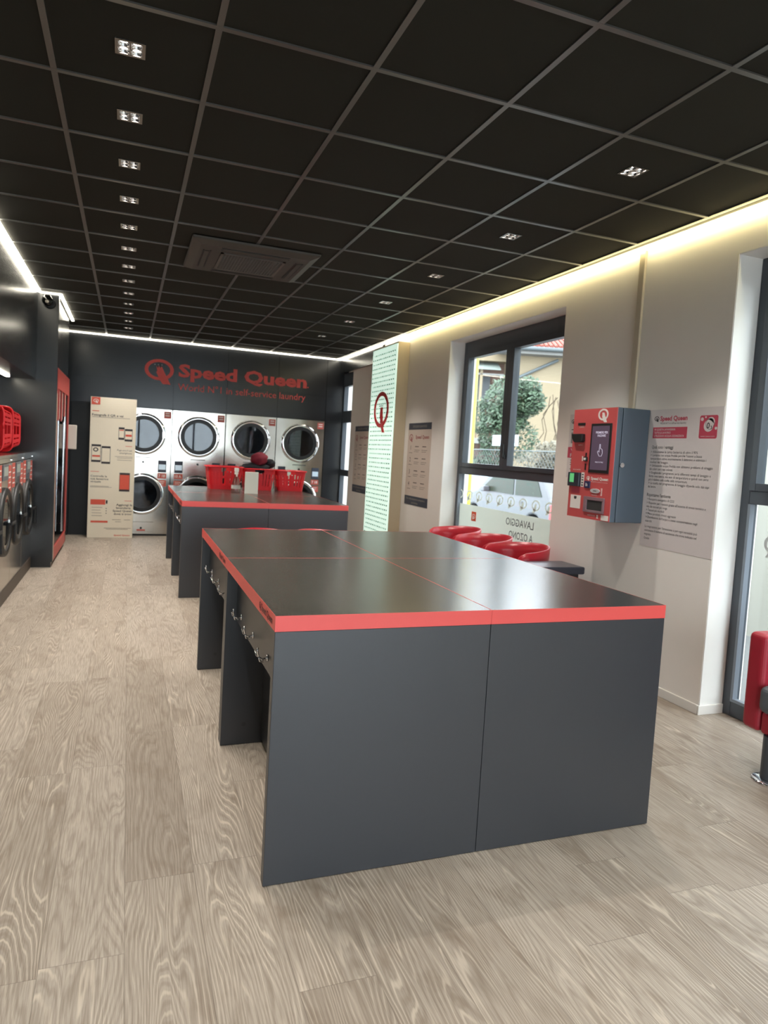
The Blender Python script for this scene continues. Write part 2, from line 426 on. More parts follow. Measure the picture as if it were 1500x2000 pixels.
def build_walls():
    # right wall with two openings (window_1: y 1.53..3.66, window_2: y -2.35..-.15), window_3 slot y 7.15..7.75
    w = MB(); X0, X1 = 3.62, 3.95
    w.box(X0, X1, 3.66, 7.12, 0, H+.16); w.box(X0, X1, -.15, 1.53, 0, H+.16)
    w.box(X0, X1, -6, -2.35, 0, H+.16)
    w.box(X0, X1, 1.53, 3.66, 2.735, H+.16); w.box(X0, X1, -2.35, -.15, 2.735, H+.16)
    w.box(X0+.12, X1, 7.12, 8.8, 2.735, H+.16)
    w.box(X0, X1, 1.53, 3.66, 0, .08)
    w.box(X0+.12, X1, 7.9, 8.8, 0, 2.735)
    struct('wall_right', w, WALLM)
    r = MB(); e = .004    # white painted reveals
    r.box(X0+.003, 3.80, 3.66-e, 3.66, .08, 2.735); r.box(X0+.003, 3.80, 1.53, 1.53+e, .08, 2.735)
    r.box(X0+.003, 3.80, 1.534, 3.656, 2.735-e, 2.735); r.box(X0+.003, 3.80, 1.534, 3.656, .08, .08+e)
    r.box(X0+.003, 3.80, -.15-e, -.15, 0, 2.735); r.box(X0+.003, 3.80, -2.35, -2.35+e, 0, 2.735)
    r.box(X0+.003, 3.80, -2.346, -.154, 2.735-e, 2.735)
    struct('trim_1', r, REVEAL)
    b = MB()
    b.box(3.606, 3.62, -.15, 1.53, 0, .058); b.box(3.606, 3.62, 3.66, 4.82, 0, .058)
    b.box(3.606, 3.80, -.165, -.154, 0, .058); b.box(3.606, 3.62, 5.74, 7.12, 0, .058); b.box(3.606, 3.62, -6, -2.35, 0, .058)
    struct('baseboard_right', b, WHITE, bevel=.003)
    # dark bulkhead over the far part of the right wall
    struct('bulkhead_right', B(3.585, 3.62, 5.75, 7.75, 2.735, H), BLACKP)
    # back wall: glossy panels around the dryers
    w = MB(); y = 7.75; g = .0025
    xs = [-.68, -.45, .165, .965, 1.77, 2.57, 3.37, 3.74]
    for a, c in zip(xs[:-1], xs[1:]):
        w.box(a+g, c-g, y, y+.03, 2.345, H+.02)
        lo = 2.06 if a < .1 else 1.945
        if c <= 3.38: w.box(a+g, c-g, y, y+.03, lo, 2.34)
    w.box(3.375, 3.74, y, y+.03, 0, 2.34); w.box(-.68, -.455, y, y+.03, 0, 2.05)
    w.box(.13, .162, y, y+.03, 0, 1.94)
    w.box(-1.4, 3.99, 8.7, 8.8, 0, H+.16)
    w.box(-.68, 3.74, y+.031, y+.05, 1.97, H+.02)
    struct('wall_back', w, BLACKP)
    d = struct('door_1', B(-.45, .13, 7.80, 7.84, 0, 2.05), BLACK)
    # left wall, bulkhead above the washers, pillar, niche sides
    w = MB()
    w.box(-1.4, -1.33, -6, 8.8, 0, H+.16)
    struct('wall_left', w, BLACKP)
    k = MB()
    for a, c in ((-6, -3.6), (-3.6, -1.2), (-1.2, 1.2), (1.2, 3.75), (3.75, 5.0)):
        k.box(-1.33, -.605, a+g, c-g, 2.035, H)
    struct('bulkhead_left', k, BLACKP)
    struct('pillar_left', B(-1.33, -.40, 5.0, 5.06, 0.06, H).box(-1.33, -.415, 5.005, 5.06, 0, .06), BLACKP)
    k = B(-1.33, -.425, 5.06, 6.72, 2.2, H)
    struct('bulkhead_vending', k, BLACKP)
    struct('partition_left', B(-1.33, -.65, 6.72, 7.75, 0, H), BLACKP)
    # plinth under the washers
    struct('plinth_left', B(-1.33, -.612, -2, 5.0, 0, .118), mat('dark_wood_plinth', srgb(72, 62, 54), rough=.5, noise=.15, nscale=14))
    # front wall with shop window behind the camera
    w = MB(); w.box(-1.4, -.2, -6.15, -6, 0, H+.16); w.box(3.3, 3.99, -6.15, -6, 0, H+.16); w.box(-.2, 3.3, -6.15, -6, 2.7, H+.16)
    struct('wall_front', w, WALLM)
build_walls()

# ------------------------------------------------------------------ windows
def build_window(name, y0, y1, z0, z1, mull, ztr, xf=3.80, fw=.055, tw=.075):
    f = MB(); xa, xb = xf, xf+.07
    f.box(xa, xb, y0, y0+fw, z0, z1); f.box(xa, xb, y1-fw, y1, z0, z1)
    f.box(xa, xb, y0+fw, y1-fw, z1-.14, z1); f.box(xa, xb, y0+fw, y1-fw, z0, z0+.09)
    f.box(xa, xb, y0+fw, y1-fw, ztr-.04, ztr+.04)
    root = struct(name, f, FRAME, bevel=.004)
    cuts = [y0+fw]+sum([[m-.0, m+.0] for m in mull], [])+[y1-fw]
    for a, c in zip(cuts[::2], cuts[1::2]):
        s = MB(); t = tw; tz = .045; xa2 = xf-.012
        lo, hi = ztr+.04, z1-.14
        s.box(xa2, xb-.01, a, a+t, lo, hi); s.box(xa2, xb-.01, c-t, c, lo, hi); s.box(xa2, xb-.01, a+t, c-t, lo, lo+tz); s.box(xa2, xb-.01, a+t, c-t, hi-tz, hi)
        so = s.build('window_sash', FRAME, root, bevel=.003)
        B(xf+.03, xf+.036, a+t, c-t, lo+tz, hi-tz).build('pane', GLASS, so)
    B(xf+.03, xf+.036, y0+fw, y1-fw, z0+.09, ztr-.04).build('pane', GLASS, root)
    bd = MB(); lo, hi = z0+.09, ztr-.04; t = .018
    bd.box(xf-.006, xf+.03, y0+fw, y0+fw+t, lo, hi); bd.box(xf-.006, xf+.03, y1-fw-t, y1-fw, lo, hi); bd.box(xf-.006, xf+.03, y0+fw+t, y1-fw-t, lo, lo+t)
    bd.build('glazing_bead', mat('light_bead', srgb(120, 128, 138), rough=.4), root)
    return root
win1 = build_window('window_1', 1.534, 3.656, .084, 2.731, [2.65], 1.33)
# handle on the near sash
MB().box(3.765, 3.788, 2.60, 2.63, 1.48, 1.52).box(3.75, 3.767, 2.605, 2.625, 1.49, 1.62).build('window_handle', BLACK, win1, bevel=.004)
win2 = build_window('window_2', -2.346, -.154, .004, 2.731, [-1.25], 1.33, fw=.06, tw=.045)
win3 = MB().box(3.665, 3.735, 7.122, 7.16, 0, 2.735).box(3.665, 3.735, 7.70, 7.749, 0, 2.735).box(3.665, 3.735, 7.16, 7.70, 2.52, 2.735)\
    .box(3.665, 3.735, 7.16, 7.70, 1.93, 2.12).box(3.665, 3.735, 7.16, 7.70, 1.06, 1.16).box(3.665, 3.735, 7.16, 7.70, 0, .55)
win3 = struct('window_3', win3, FRAME)
B(3.70, 3.706, 7.16, 7.70, .55, 2.52).build('pane', GLASS, win3)
w4 = MB()
for x in (-.2, .65, 1.55, 2.45, 3.24): w4.box(x, x+.06, -6.1, -6.03, 0, 2.7)
w4.box(-.14, 3.24, -6.1, -6.03, 2.62, 2.7); w4.box(-.14, 3.24, -6.1, -6.03, 0, .08)
w4 = struct('window_4', w4, FRAME)
B(-.14, 3.24, -6.07, -6.064, .08, 2.62).build('pane', GLASS, w4)

def build_film():
    r = thing('window_decal', (3.825, 2.6, .18), 'white film on the lower window with grey mirrored lettering, behind the red chairs', 'window film')
    B(3.8245, 3.8275, 1.60, 3.58, .18, .965).build('film', FILM, r)
    O = lambda y, z: (3.8238, y, z)
    G = mat('film_grey_lettering', srgb(95, 95, 95), rough=.6)
    t = MB()   # printed for readers in the street, so mirrored from the room
    U = YP; N = XP*-1
    t.text('LAVAGGIO', O(2.085, .845), U, ZP, N, .1, width=.49, bold=.008, n=.0006)
    t.text('A OZONO', O(2.085, .725), U, ZP, N, .1, width=.42, bold=.008, n=.0006)
    t.text('DISINFETTA', O(2.085, .605), U, ZP, N, .1, width=.55, bold=.008, n=.0006)
    t.build('lettering', G, r)
    i = MB(); i.box(3.8225, 3.8245, 3.19, 3.29, .80, .90); i.build('logo_tile', mat('orange_red', srgb(235, 96, 60), rough=.5), r)
    l = MB(); q_logo(l, (3.8222, 3.24, .85), YP, ZP, XP*-1, .07, 0, .0004, dots=False); l.build('logo', PRINTW, r)
    for k in range(9):
        m = MB(); yc = 1.86+.216*k
        q_logo(m, (3.826, yc, 1.07), YP, ZP, XP*-1, .135, 0, .0008, dots=False)
        o = m.build('frosted_logo', FILM)
        od = ['first', 'second', 'third', 'fourth', 'fifth', 'sixth', 'seventh', 'eighth', 'ninth'][k]
        pos = f'{od} of nine counted from the kiosk side'
        tag(o, 'white frosted Q sticker on the window, '+pos, 'sticker', 'frosted Q stickers along the window')
build_film()
m = MB(); q_logo(m, (3.826, -.40, 1.07), YP, ZP, XP*-1, .16, 0, .0008, dots=False)
tag(m.build('frosted_logo', mat('frosted_grey', srgb(196, 200, 200), rough=.6)), 'pale frosted Q sticker on the tall window beside the red bench', 'sticker')

# ------------------------------------------------------------------ LED strips
def led(pts, m, name, label, wdt=.022):
    mb = MB()
    for (x0, y0), (x1, y1) in zip(pts[:-1], pts[1:]):
        if abs(x0-x1) < 1e-6: mb.box(x0-wdt/2, x0+wdt/2, min(y0, y1), max(y0, y1), H-.016, H-.004)
        else: mb.box(min(x0, x1), max(x0, x1), y0-wdt/2, y0+wdt/2, H-.016, H-.004)
    return tag(mb.build(name, m), label, 'led strip')
led([(3.575, -5.9), (3.575, 4.83)], LEDW, 'led_strip', 'warm yellow LED strip where the ceiling meets the beige window wall', .02)
led([(3.565, 4.84), (3.565, 7.71)], LEDC, 'led_strip', 'short white LED strip on the ceiling between the light panel and the back corner', .022)
led([(-.64, 7.725), (3.73, 7.725)], LEDC, 'led_strip', 'long white LED strip along the top of the back wall over the red lettering', .026)
led([(-.585, -2.5), (-.585, 4.965)], LEDC, 'led_strip', 'bright white LED strip along the ceiling over the washing machines', .026)
led([(-.57, 4.975), (-.372, 4.975)], LEDC, 'led_strip', 'very short white LED strip crossing the ceiling above the black camera', .022)
led([(-.385, 4.99), (-.385, 6.72)], LEDC, 'led_strip', 'white LED strip on the ceiling over the vending machine', .03)
tag(B(-.85, -.815, -2, 4.72, 2.02, 2.034).build('led_strip', LEDC), 'white LED strip under the dark bulkhead above the washing machines', 'led strip')

# ------------------------------------------------------------------ downlights
def make_downlight(x, y):
    t = thing('ceiling_downlight', (x, y, H), 'x', 'downlight')
    f = MB(); r, q = .048, .056
    for a, b, c, d in ((-q, -r+.004, -q, q), (r-.004, q, -q, q), (-r+.004, r-.004, -q, -r+.004), (-r+.004, r-.004, r-.004, q)):
        f.box(x+a, x+b, y+c, y+d, H-.001, H+.0035)
    for a, b, c, d in ((-r, -r+.003, -r, r), (r-.003, r, -r, r), (-r, r, -r, -r+.003), (-r, r, r-.003, r), (-.002, .002, -r, r), (-r, r, -.002, .002)):
        f.box(x+a, x+b, y+c, y+d, H, H+.05)
    f.box(x-r, x+r, y-r, y+r, H+.05, H+.055)
    f.build('frame', mat('downlight_trim', srgb(120, 116, 112), rough=.25, metal=.8), t)
    for i in (-1, 1):
        for j in (-1, 1):
            MB().lathe([(.0, .0), (.0145, .0), (.015, -.003), (.008, -.006), (.0, -.007)], (x+i*.024, y+j*.024, H+.017), XP, YP, ZP, 16).build('lens', LENS, t)
            MB().lathe([(.0155, .014), (.0205, .003)], (x+i*.024, y+j*.024, H), XP, YP, ZP, 16).build('reflector', CHROME, t, smooth=True)
    return t
l = bpy.data.lights.new('downlight_lamp', 'SPOT'); l.energy = SPOT_W; l.spot_size = math.radians(95); l.spot_blend = .6
l.shadow_soft_size = .02; l.color = (1, .94, .86)
proto = None
for side, lst in (('L', HL), ('R', HR)):
    n = 0
    for k, (x, y) in enumerate(lst):
        vis = y > -.4
        if vis or True:
            lo = bpy.data.objects.new('downlight_lamp', l); COL.objects.link(lo); lo.location = (x, y, H-.004)
        if not vis: continue
        if proto is None: o = proto = make_downlight(x, y)
        else: o = copy_tree(proto); o.location = (x, y, H)
        lo.parent = o; lo.location = (0, 0, -.004)
        n += 1
        ordn = ['nearest', 'second', 'third', 'fourth', 'fifth', 'sixth', 'seventh', 'eighth', 'ninth', 'tenth', 'eleventh', 'twelfth', 'thirteenth', 'fourteenth'][n-1]
        row = 'the long left row' if side == 'L' else 'the sparse right row'
        o['label'] = f'square recessed downlight, {ordn} from the viewer in {row}'.replace('nearest from the viewer', 'nearest to the viewer')
        o['group'] = 'recessed ceiling downlights'

# ------------------------------------------------------------------ ceiling air conditioner
def build_ac():
    x0, x1, y0, y1 = .73, 1.69, 2.0, 2.93
    M1 = mat('dark_grey_casing', srgb(66, 62, 58), rough=.5, noise=.15, nscale=8)
    r = thing('ceiling_air_conditioner', ((x0+x1)/2, (y0+y1)/2, H-.03), 'dark square cassette air conditioner with grille set in the black tiled ceiling', 'air conditioner')
    mb = MB(); cx, cy = (x0+x1)/2, (y0+y1)/2
    # sloped rim
    a = .48; vs = []
    for s, z in ((1., H-.004), (1., H-.02), (.86, H-.045)):
        for sx, sy in ((-1, -1), (1, -1), (1, 1), (-1, 1)): vs.append((cx+sx*a*s, cy+sy*.465*s, z))
    fs = []
    for k in (0, 4):
        for i in range(4): j = (i+1) % 4; fs.append((k+i, k+4+i, k+4+j, k+j))
    fs.append((8, 11, 10, 9)); mb.add(vs, fs)
    mb.build('casing', M1, r, bevel=.01, seg=3)
    SL = BLACK
    for i, (dx, dy) in enumerate(((0, -.345), (0, .345), (-.355, 0), (.355, 0))):
        mb = MB(); L = .26; w = .012
        for off in (-.025, .025):
            if dx == 0: mb.box(cx-L, cx+L, cy+dy+off-w/2, cy+dy+off+w/2, H-.048, H-.0445)
            else: mb.box(cx+dx+off-w/2, cx+dx+off+w/2, cy-L, cy+L, H-.048, H-.0445)
        so = mb.build('outlet_slot', SL, r)
        fl = MB()
        if dx == 0: fl.box(cx-L+.01, cx+L-.01, cy+dy-.017, cy+dy+.017, H-.052, H-.046)
        else: fl.box(cx+dx-.017, cx+dx+.017, cy-L+.01, cy+L-.01, H-.052, H-.046)
        fl.build('flap', M1, so, bevel=.003)
    g = MB(); R = .25
    g.box(cx-R, cx+R, cy-R, cy-R+.02, H-.053, H-.045); g.box(cx-R, cx+R, cy+R-.02, cy+R, H-.053, H-.045)
    g.box(cx-R, cx-R+.02, cy-R, cy+R, H-.053, H-.045); g.box(cx+R-.02, cx+R, cy-R, cy+R, H-.053, H-.045)
    for k in range(21):
        p = -R+.02+k*(2*R-.04)/20
        g.box(cx+p-.003, cx+p+.003, cy-R, cy+R, H-.051, H-.047); g.box(cx-R, cx+R, cy+p-.003, cy+p+.003, H-.052, H-.048)
    go = g.build('grille', mat('grille_grey', srgb(95, 90, 84), rough=.45), r)
    B(cx-R+.01, cx+R-.01, cy-R+.01, cy+R-.01, H-.0465, H-.0455).build('filter', SL, go)
build_ac()

# ------------------------------------------------------------------ camera on the pillar
r = thing('security_camera', (-.50, 4.995, 2.88), 'black dome security camera on the dark pillar under the LED strip', 'camera')
MB().cyl((-.485, 4.999, 2.85), (-.485, 4.975, 2.85), .055, .05, 24).build('mount', BLACK, r)
MB().cyl((-.485, 4.975, 2.85), (-.485, 4.93, 2.86), .035, .035, 16).build('arm', BLACK, r)
mb = MB(); mb.lathe([(.001, .055), (.03, .05), (.052, .02), (.055, -.01), (.045, -.035), (.02, -.055), (.001, -.06)], (-.505, 4.915, 2.87), XP, YP, ZP, 24)
mb.build('dome', mat('black_gloss', srgb(16, 16, 17), rough=.12), r, smooth=True)
MB().cyl((-.505, 4.872, 2.855), (-.505, 4.862, 2.85), .02, .018, 16).build('lens', CHROME, r)

# ================================================================== TABLES
def make_unit(x0, x1, y0, y1, mirror, root_label, group, logo=True, hooks=True):
    """one folding table: two end panels, top with red edge, back panel, hook rail with coat hooks; mirror=open towards +x"""
    r = thing('folding_table', ((x0+x1)/2, (y0+y1)/2, 0), root_label, 'table', group)
    zt = .916; g = .0004; e = .0018
    top = B(x0+e, x1-e, y0+e, y1-e, zt-.05, zt).build('tabletop', LAMTOP, r)
    ed = MB()
    ed.box(x0+g, x0+e, y0+g, y1-g, zt-.052, zt+.0004); ed.box(x1-e, x1-g, y0+g, y1-g, zt-.052, zt+.0004)
    ed.box(x0+e, x1-e, y0+g, y0+e, zt-.052, zt+.0004); ed.box(x0+e, x1-e, y1-e, y1-g, zt-.052, zt+.0004)
    ed.build('edge_band', REDE, top)
    ya, yb = y0+.0015, y1-.0015; xi, xo = x0+.001, x1-.001
    for a, b in ((ya, ya+.038), (yb-.038, yb)):
        B(xi, xo, a, b, 0.002, zt-.053).build('end_panel', LAM, r, bevel=.0015)
    s = -1 if mirror else 1; ox = x1 if mirror else x0
    X = lambda d: ox+s*d
    B(X(.198), X(.218), ya+.038, yb-.038, .02, .62).build('back_panel', LAM, r)
    rail = B(X(.052), X(.070), ya+.038, yb-.038, .62, zt-.053).build('hook_rail', LAM, r)
    if hooks:
        for hy in (y0+.345, y0+.66, y0+.975):
            h = MB(); x = X(.052); d = -s
            h.cyl((x, hy, .672), (x+d*.004, hy, .672), .014, .014, 12)
            h.tube([(x, hy, .672), (x+d*.02, hy, .668), (x+d*.034, hy, .675), (x+d*.040, hy, .70), (x+d*.038, hy, .712)], .0035, 8)
            h.tube([(x+d*.018, hy, .668), (x+d*.022, hy-.022, .665), (x+d*.036, hy-.036, .672), (x+d*.042, hy-.04, .69)], .003, 8)
            h.tube([(x+d*.018, hy, .668), (x+d*.022, hy+.022, .665), (x+d*.036, hy+.036, .672), (x+d*.042, hy+.04, .69)], .003, 8)
            h.build('coat_hook', CHROME, r, smooth=True)
    if logo and not mirror:
        t = MB(); O = Vector((x0+g, y0+.29, zt-.037)); U = YP*-1; N = XP*-1
        q_logo(t, O+U*.02+ZP*.012, U, ZP, N, .035, 0, .0006, dots=False)
        t.text('Speed Queen', O+U*.045, U, ZP, N, .036, width=.20, bold=.03, n=.0007)
        t.build('logo_print', mat('dark_red_print', srgb(96, 30, 34), rough=.5), top)
    # little cover caps of the fittings
    c = MB(); c.cyl((X(.11), yb-.038, .10), (X(.11), yb-.0386, .10), .011, .011, 12); c.build('cap', mat('cap_grey', srgb(52, 52, 54), rough=.5), r)
    return r
T1 = dict(xa=.802, xm=1.599, xb=2.398, ya=-1.106, ym=.061, yb=1.238)
T2 = dict(xa=.827, xm=1.638, xb=2.449, ya=3.333, ym=4.50, yb=5.66)
for T, nm in ((T1, 'front'), (T2, 'back')):
    for side in (0, 1):
        for row in (0, 1):
            a, b = (T['xa'], T['xm']) if side == 0 else (T['xm'], T['xb'])
            c, d = (T['ya'], T['ym']) if row == 0 else (T['ym'], T['yb'])
            if nm == 'front':
                lab = ['large anthracite folding table with red edge, nearest to the viewer on the left',
                       'anthracite folding table with red edge, second row of the front block, left side',
                       'large anthracite folding table with red edge, nearest to the viewer on the right',
                       'anthracite folding table with red edge beside the three red chairs at the window'][side*2+row]
            else:
                lab = ['dark folding table with red edge, front left of the far block, under the white box',
                       'dark folding table with red edge, rear left of the far block, under laundry baskets',
                       'dark folding table with red edge, front right and empty, in the far block',
                       'dark folding table with red edge, rear right of the far block'][side*2+row]
            make_unit(a, b, c, d, side == 1, lab, 'folding tables in the %s block' % nm)

# ================================================================== DRYERS
def make_dryer():
    x0, x1, y, z0, z1 = 0., .795, 0., .03, 1.935
    r = thing('stacked_dryer', (0, 0, 0), 'x', 'dryer', 'stacked steel tumble dryers along the back wall')
    U, V, N = XP, ZP, YP*-1; O = (0, 0, 0); cx = .398; R = .235
    hz = (.64, 1.55)
    mb = MB(); mb.holeplate(O, U, V, N, x0+.003, x1-.003, z0, z1, [(cx, h, R) for h in hz], -.004, 0)
    mb.box(x0+.003, x0+.01, .004, .85, z0, z1); mb.box(x1-.01, x1-.003, .004, .85, z0, z1); mb.box(x0+.01, x1-.01, .004, .85, z1-.01, z1)
    mb.box(x0+.01, x1-.01, .004, .85, z0, z0+.01)
    mb.build('housing', STEEL, r)
    B(x0+.02, x1-.02, .02, .8, 0, .03).build('plinth', BLACK, r)
    for h in hz:
        d = MB(); c = (cx, 0, h)
        d.lathe([(.315, .0), (.315, .015), (.30, .03), (.275, .034), (.262, .028), (.256, .02)], c, U, V, N, 48)
        do = d.build('door', CHROME, r, smooth=True)
        MB().ring(c, U, V, N, .266, .266, .215, .215, .002, .036, 48).build('gasket', GASKET, do)
        MB().disc(c, U, V, N, .228, .012, .018, 48).build('door_glass', DGLASS, do)
        dr = MB(); dr.lathe([(.245, 0), (.245, -.55), (.001, -.60)], c, U, V, N, 40); dr.build('drum', DRUM, r, smooth=True)
        hb = MB(); hb.ob(c, U, V, N, .262, .30, -.05, .05, .03, .05); hb.build('door_handle', CHROME, do, bevel=.004)
    # control modules either side
    for sgn, xa in (('l', x0+.055), ('r', x1-.18)):
        m = MB(); m.ob((xa, 0, 0), U, V, N, 0, .12, .98, 1.16, 0, .012); mo = m.build('control_panel', NAVY, r, bevel=.003)
        m = MB(); m.ob((xa, 0, 0), U, V, N, .01, .11, 1.02, 1.10, .012, .0135); m.build('display', mat('pale_display', srgb(190, 205, 215), rough=.3, emit=srgb(170, 190, 205), es=.25), mo)
        m = MB()
        m.ob((xa, 0, 0), U, V, N, -.004, .124, .885, .965, 0, .003); m.ob((xa, 0, 0), U, V, N, -.004, .124, .765, .86, 0, .003)
        lo = m.build('price_label', LABR, r)
        m = MB(); m.text('10 A' if sgn == 'l' else '7 18', (xa+.01, 0, .905), U, V, N, .06, width=.095, bold=.02, n=.0035)
        for k in range(3): m.ob((xa, 0, 0), U, V, N, .012, .10-.01*k, .84-.025*k-.008, .84-.025*k, .003, .0036)
        m.build('print', PRINTW, lo)
    m = MB(); m.ob((x1-.12, 0, 0), U, V, N, 0, .105, 1.80, 1.905, 0, .003); lo = m.build('corner_label', LABR, r)
    m = MB()
    for k in range(2): m.ob((x1-.12, 0, 0), U, V, N, .02, .085, 1.835+.035*k, 1.85+.035*k, .003, .0036)
    m.build('print', PRINTW, lo)
    m = MB(); m.ob((cx, 0, 0), U, V, N, -.18, .18, .06, .215, 0, .008); lp = m.build('lint_door', STEEL, r, bevel=.004)
    m = MB(); m.ob((cx, 0, 0), U, V, N, -.06, .06, .075, .10, .008, .01); m.build('label', LABR, lp)
    m = MB(); m.disc((cx, 0, .12), U, V, N, .016, .008, .016, 16); m.build('lock', BLACK, lp)
    m = MB(); m.disc((cx+.0, 0, 1.125), U, V, N, .016, 0, .014, 16); m.build('lock', BLACK, r)
    m = MB(); m.ob((cx, 0, 0), U, V, N, -.11, .11, 1.19, 1.2, 0, .001); m.build('print', INK, r)
    return r
dry = make_dryer()
dl = ['stacked steel tumble dryer partly behind the cream information board', 'stacked steel tumble dryer next to the cream information board, fully clear upper door',
      'stacked steel tumble dryer behind the maroon clothes on the basket', 'stacked steel tumble dryer at the right end of the row by the dark corner']
for k, x in enumerate((.168, .968, 1.772, 2.573)):
    o = dry if k == 0 else copy_tree(dry)
    o.location = (x, 7.752, 0); o['label'] = dl[k]

# ================================================================== WALL SIGN
def wall_sign():
    y = 7.75; U, V, N = XP, ZP, YP*-1
    r = thing('wall_lettering', (1.8, y, 2.2), 'red company name, round Q emblem and slogan mounted on the dark back wall', 'sign')
    m = MB(); q_logo(m, (.750, y, 2.525), U, V, N, .42, .0, .012, dots=False); lo = m.build('emblem', LOGO, r)
    m = MB()
    for k in (-1, 0, 1): m.disc((.735+k*.05, y, 2.60), U, V, N, .011, 0, .006, 10)
    m.build('emblem_dot', mat('grey_print', srgb(130, 120, 120), rough=.5), lo)
    m = MB(); m.text('Speed Queen', (1.03, y, 2.452), U, V, N, .262, width=2.0, bold=.036, n=.010)
    m.text('.', (3.035, y, 2.452), U, V, N, .16, n=.01); m.build('company_name', LOGO, r, solid=.012)
    m = MB(); m.text('World N°1 in self-service laundry', (1.03, y, 2.245), U, V, N, .145, width=1.99, bold=.004, n=.006)
    m.build('slogan', LOGO, r)
wall_sign()

# ================================================================== CREAM BOARD
def info_board():
    y = 7.47; U, V, N = XP, ZP, YP*-1
    r = thing('information_board', (.14, y, 0), 'tall cream information board with app instructions standing before the dryers', 'board')
    bd = B(-.175, .445, y, y+.03, 0, 2.035).build('panel', CREAM, r, bevel=.003)
    O = (0, y, 0)
    OR = mat('orange_print', srgb(218, 88, 66), rough=.5)
    t = B(-.163, -.048, y-.002, y, 1.925, 2.03).build('logo_tile', OR, r)
    m = MB(); q_logo(m, (-.106, y-.002, 1.98), U, V, N, .07, 0, .001, dots=False); m.build('logo', PRINTW, t)
    m = MB(); T = lambda s, x, z, sz, w=None, al='LEFT', bo=.0: m.text(s, (x, y, z), U, V, N, sz, width=w, align=al, bold=bo, n=.001)
    T('Fotografa il QR e vai', -.152, 1.765, .045, .42, bo=.015)
    T('Paga con il tuo', .20, 1.275, .036, .20); T('smartphone', .23, 1.235, .036, .17)
    T("Controlla la", -.148, .885, .04, .22, bo=.01); T('tua lavatrice', -.148, .845, .04, .24, bo=.01); T('virtuale', -.148, .805, .04, .14, bo=.01)
    T('Aggiungi la', .21, .475, .042, .22, bo=.012); T('lavanderia', .21, .43, .042, .20, bo=.012); T('Speed Queen', .165, .385, .042, .26, bo=.012); T('dove ti trovi', .18, .34, .042, .24, bo=.012)
    m.build('printed_text', INK, r)
    m = MB()
    for (a, b, z) in ((-.15, .36, 1.745), (.17, .41, 1.19), (.2, .41, 1.17), (.2, .40, 1.14), (-.15, .10, .75), (-.15, .14, .735), (-.12, .02, .44), (-.12, .0, .40), (-.12, .01, .36), (-.12, .02, .32), (.16, .28, .265), (.32, .41, .265), (.20, .28, .235), (.05, .42, .14), (.08, .38, .125)):
        m.box(a, b, y-.001, y, z, z+.007)
    m.build('fine_print', INKL, r)
    m = MB(); m.box(-.15, -.06, y-.001, y, 1.83, 1.84); m.box(.31, .40, y-.001, y, 1.345, 1.352); m.box(-.15, -.04, y-.001, y, .96, .967); m.box(.32, .42, y-.001, y, .545, .552)
    m.text('Speed Queen', (.19, y, .03), U, V, N, .03, width=.22, bold=.02, n=.001)
    m.box(-.13, .10, y-.0012, y, .222, .25); m.box(-.139, .06, y-.0012, y, .485, .56)
    m.build('red_print', OR, r)
    def phone(x0, x1, z0, z1, m_scr, extra=None):
        p = MB(); p.box(x0, x1, y-.0015, y-.0002, z0, z1); p.build('phone_picture', INK, r)
        p = MB(); p.box(x0+.006, x1-.006, y-.0022, y-.0015, z0+.03, z1-.03); o = p.build('phone_screen', m_scr, r)
        if extra: e = MB(); e.box(*extra); e.build('red_print', OR, r)
    phone(-.147, -.02, 1.10, 1.355, CREAM, (-.135, -.03, y-.003, y-.0022, 1.175, 1.20))
    phone(-.012, .108, 1.08, 1.335, CREAM)
    phone(.21, .29, 1.44, 1.62, CREAM, (.22, .28, y-.003, y-.0022, 1.57, 1.585)); phone(.294, .40, 1.42, 1.60, CREAM, (.305, .39, y-.003, y-.0022, 1.49, 1.52))
    phone(.241, .384, .686, .959, OR)
    m = MB(); m.ring((-.09, y, 1.28), U, V, N, .035, .03, .02, .017, .0022, .003, 16); m.box(.068, .09, y-.0015, y, .50, .55)
    for k in range(3): m.disc((.075, y, .43-.035*k), U, V, N, .007, 0, .001, 8)
    m.build('icons', INK, r)
info_board()

# ================================================================== LIGHT PANEL
def light_panel():
    x = 3.45; y0, y1 = 4.83, 5.735
    r = thing('light_box', (3.53, 5.28, 0), 'tall backlit pale green panel with red Q standing against the wall', 'light box')
    B(x+.012, 3.618, y0, y1, 0, 2.87).build('casing', mat('beige_casing', srgb(190, 174, 148), rough=.5), r, bevel=.003)
    pf = B(x, x+.012, y0, y1, .02, 2.845).build('lit_panel', LPANEL, r)
    m = MB(); z = .08; k = 0
    rnd = random.Random(3)
    while z < 2.80:
        y = y0+.03+rnd.uniform(0, .03)
        while y < y1-.05:
            l = rnd.choice((.02, .03, .04)); m.box(x-.0006, x, y, y+l, z, z+.016); y += l+.032
        z += .0595
    m.build('dash_print', mat('grey_green_print', srgb(62, 84, 78), rough=.7), pf)
    m = MB(); c = (x-.001, 5.285, 2.035); U, N = YP*-1, XP*-1
    m.ring(c, U, ZP, N, .275, .235, .215, .18, 0, .006, 48)
    m.prism([(-.02, .03), (.05, .03), (.075, -.10), (.11, -.23), (.165, -.30), (.075, -.30), (.02, -.20), (-.03, -.09)], c, U, ZP, N, 0, .007)
    lo = m.build('emblem', RED, r)
    m = MB()
    for k in range(4): m.disc(Vector(c)+U*(-.07+.04*k)+ZP*.05, U, ZP, N, .011, 0, .003, 8)
    m.build('emblem_dot', mat('grey_print', srgb(130, 120, 120)), lo)
light_panel()

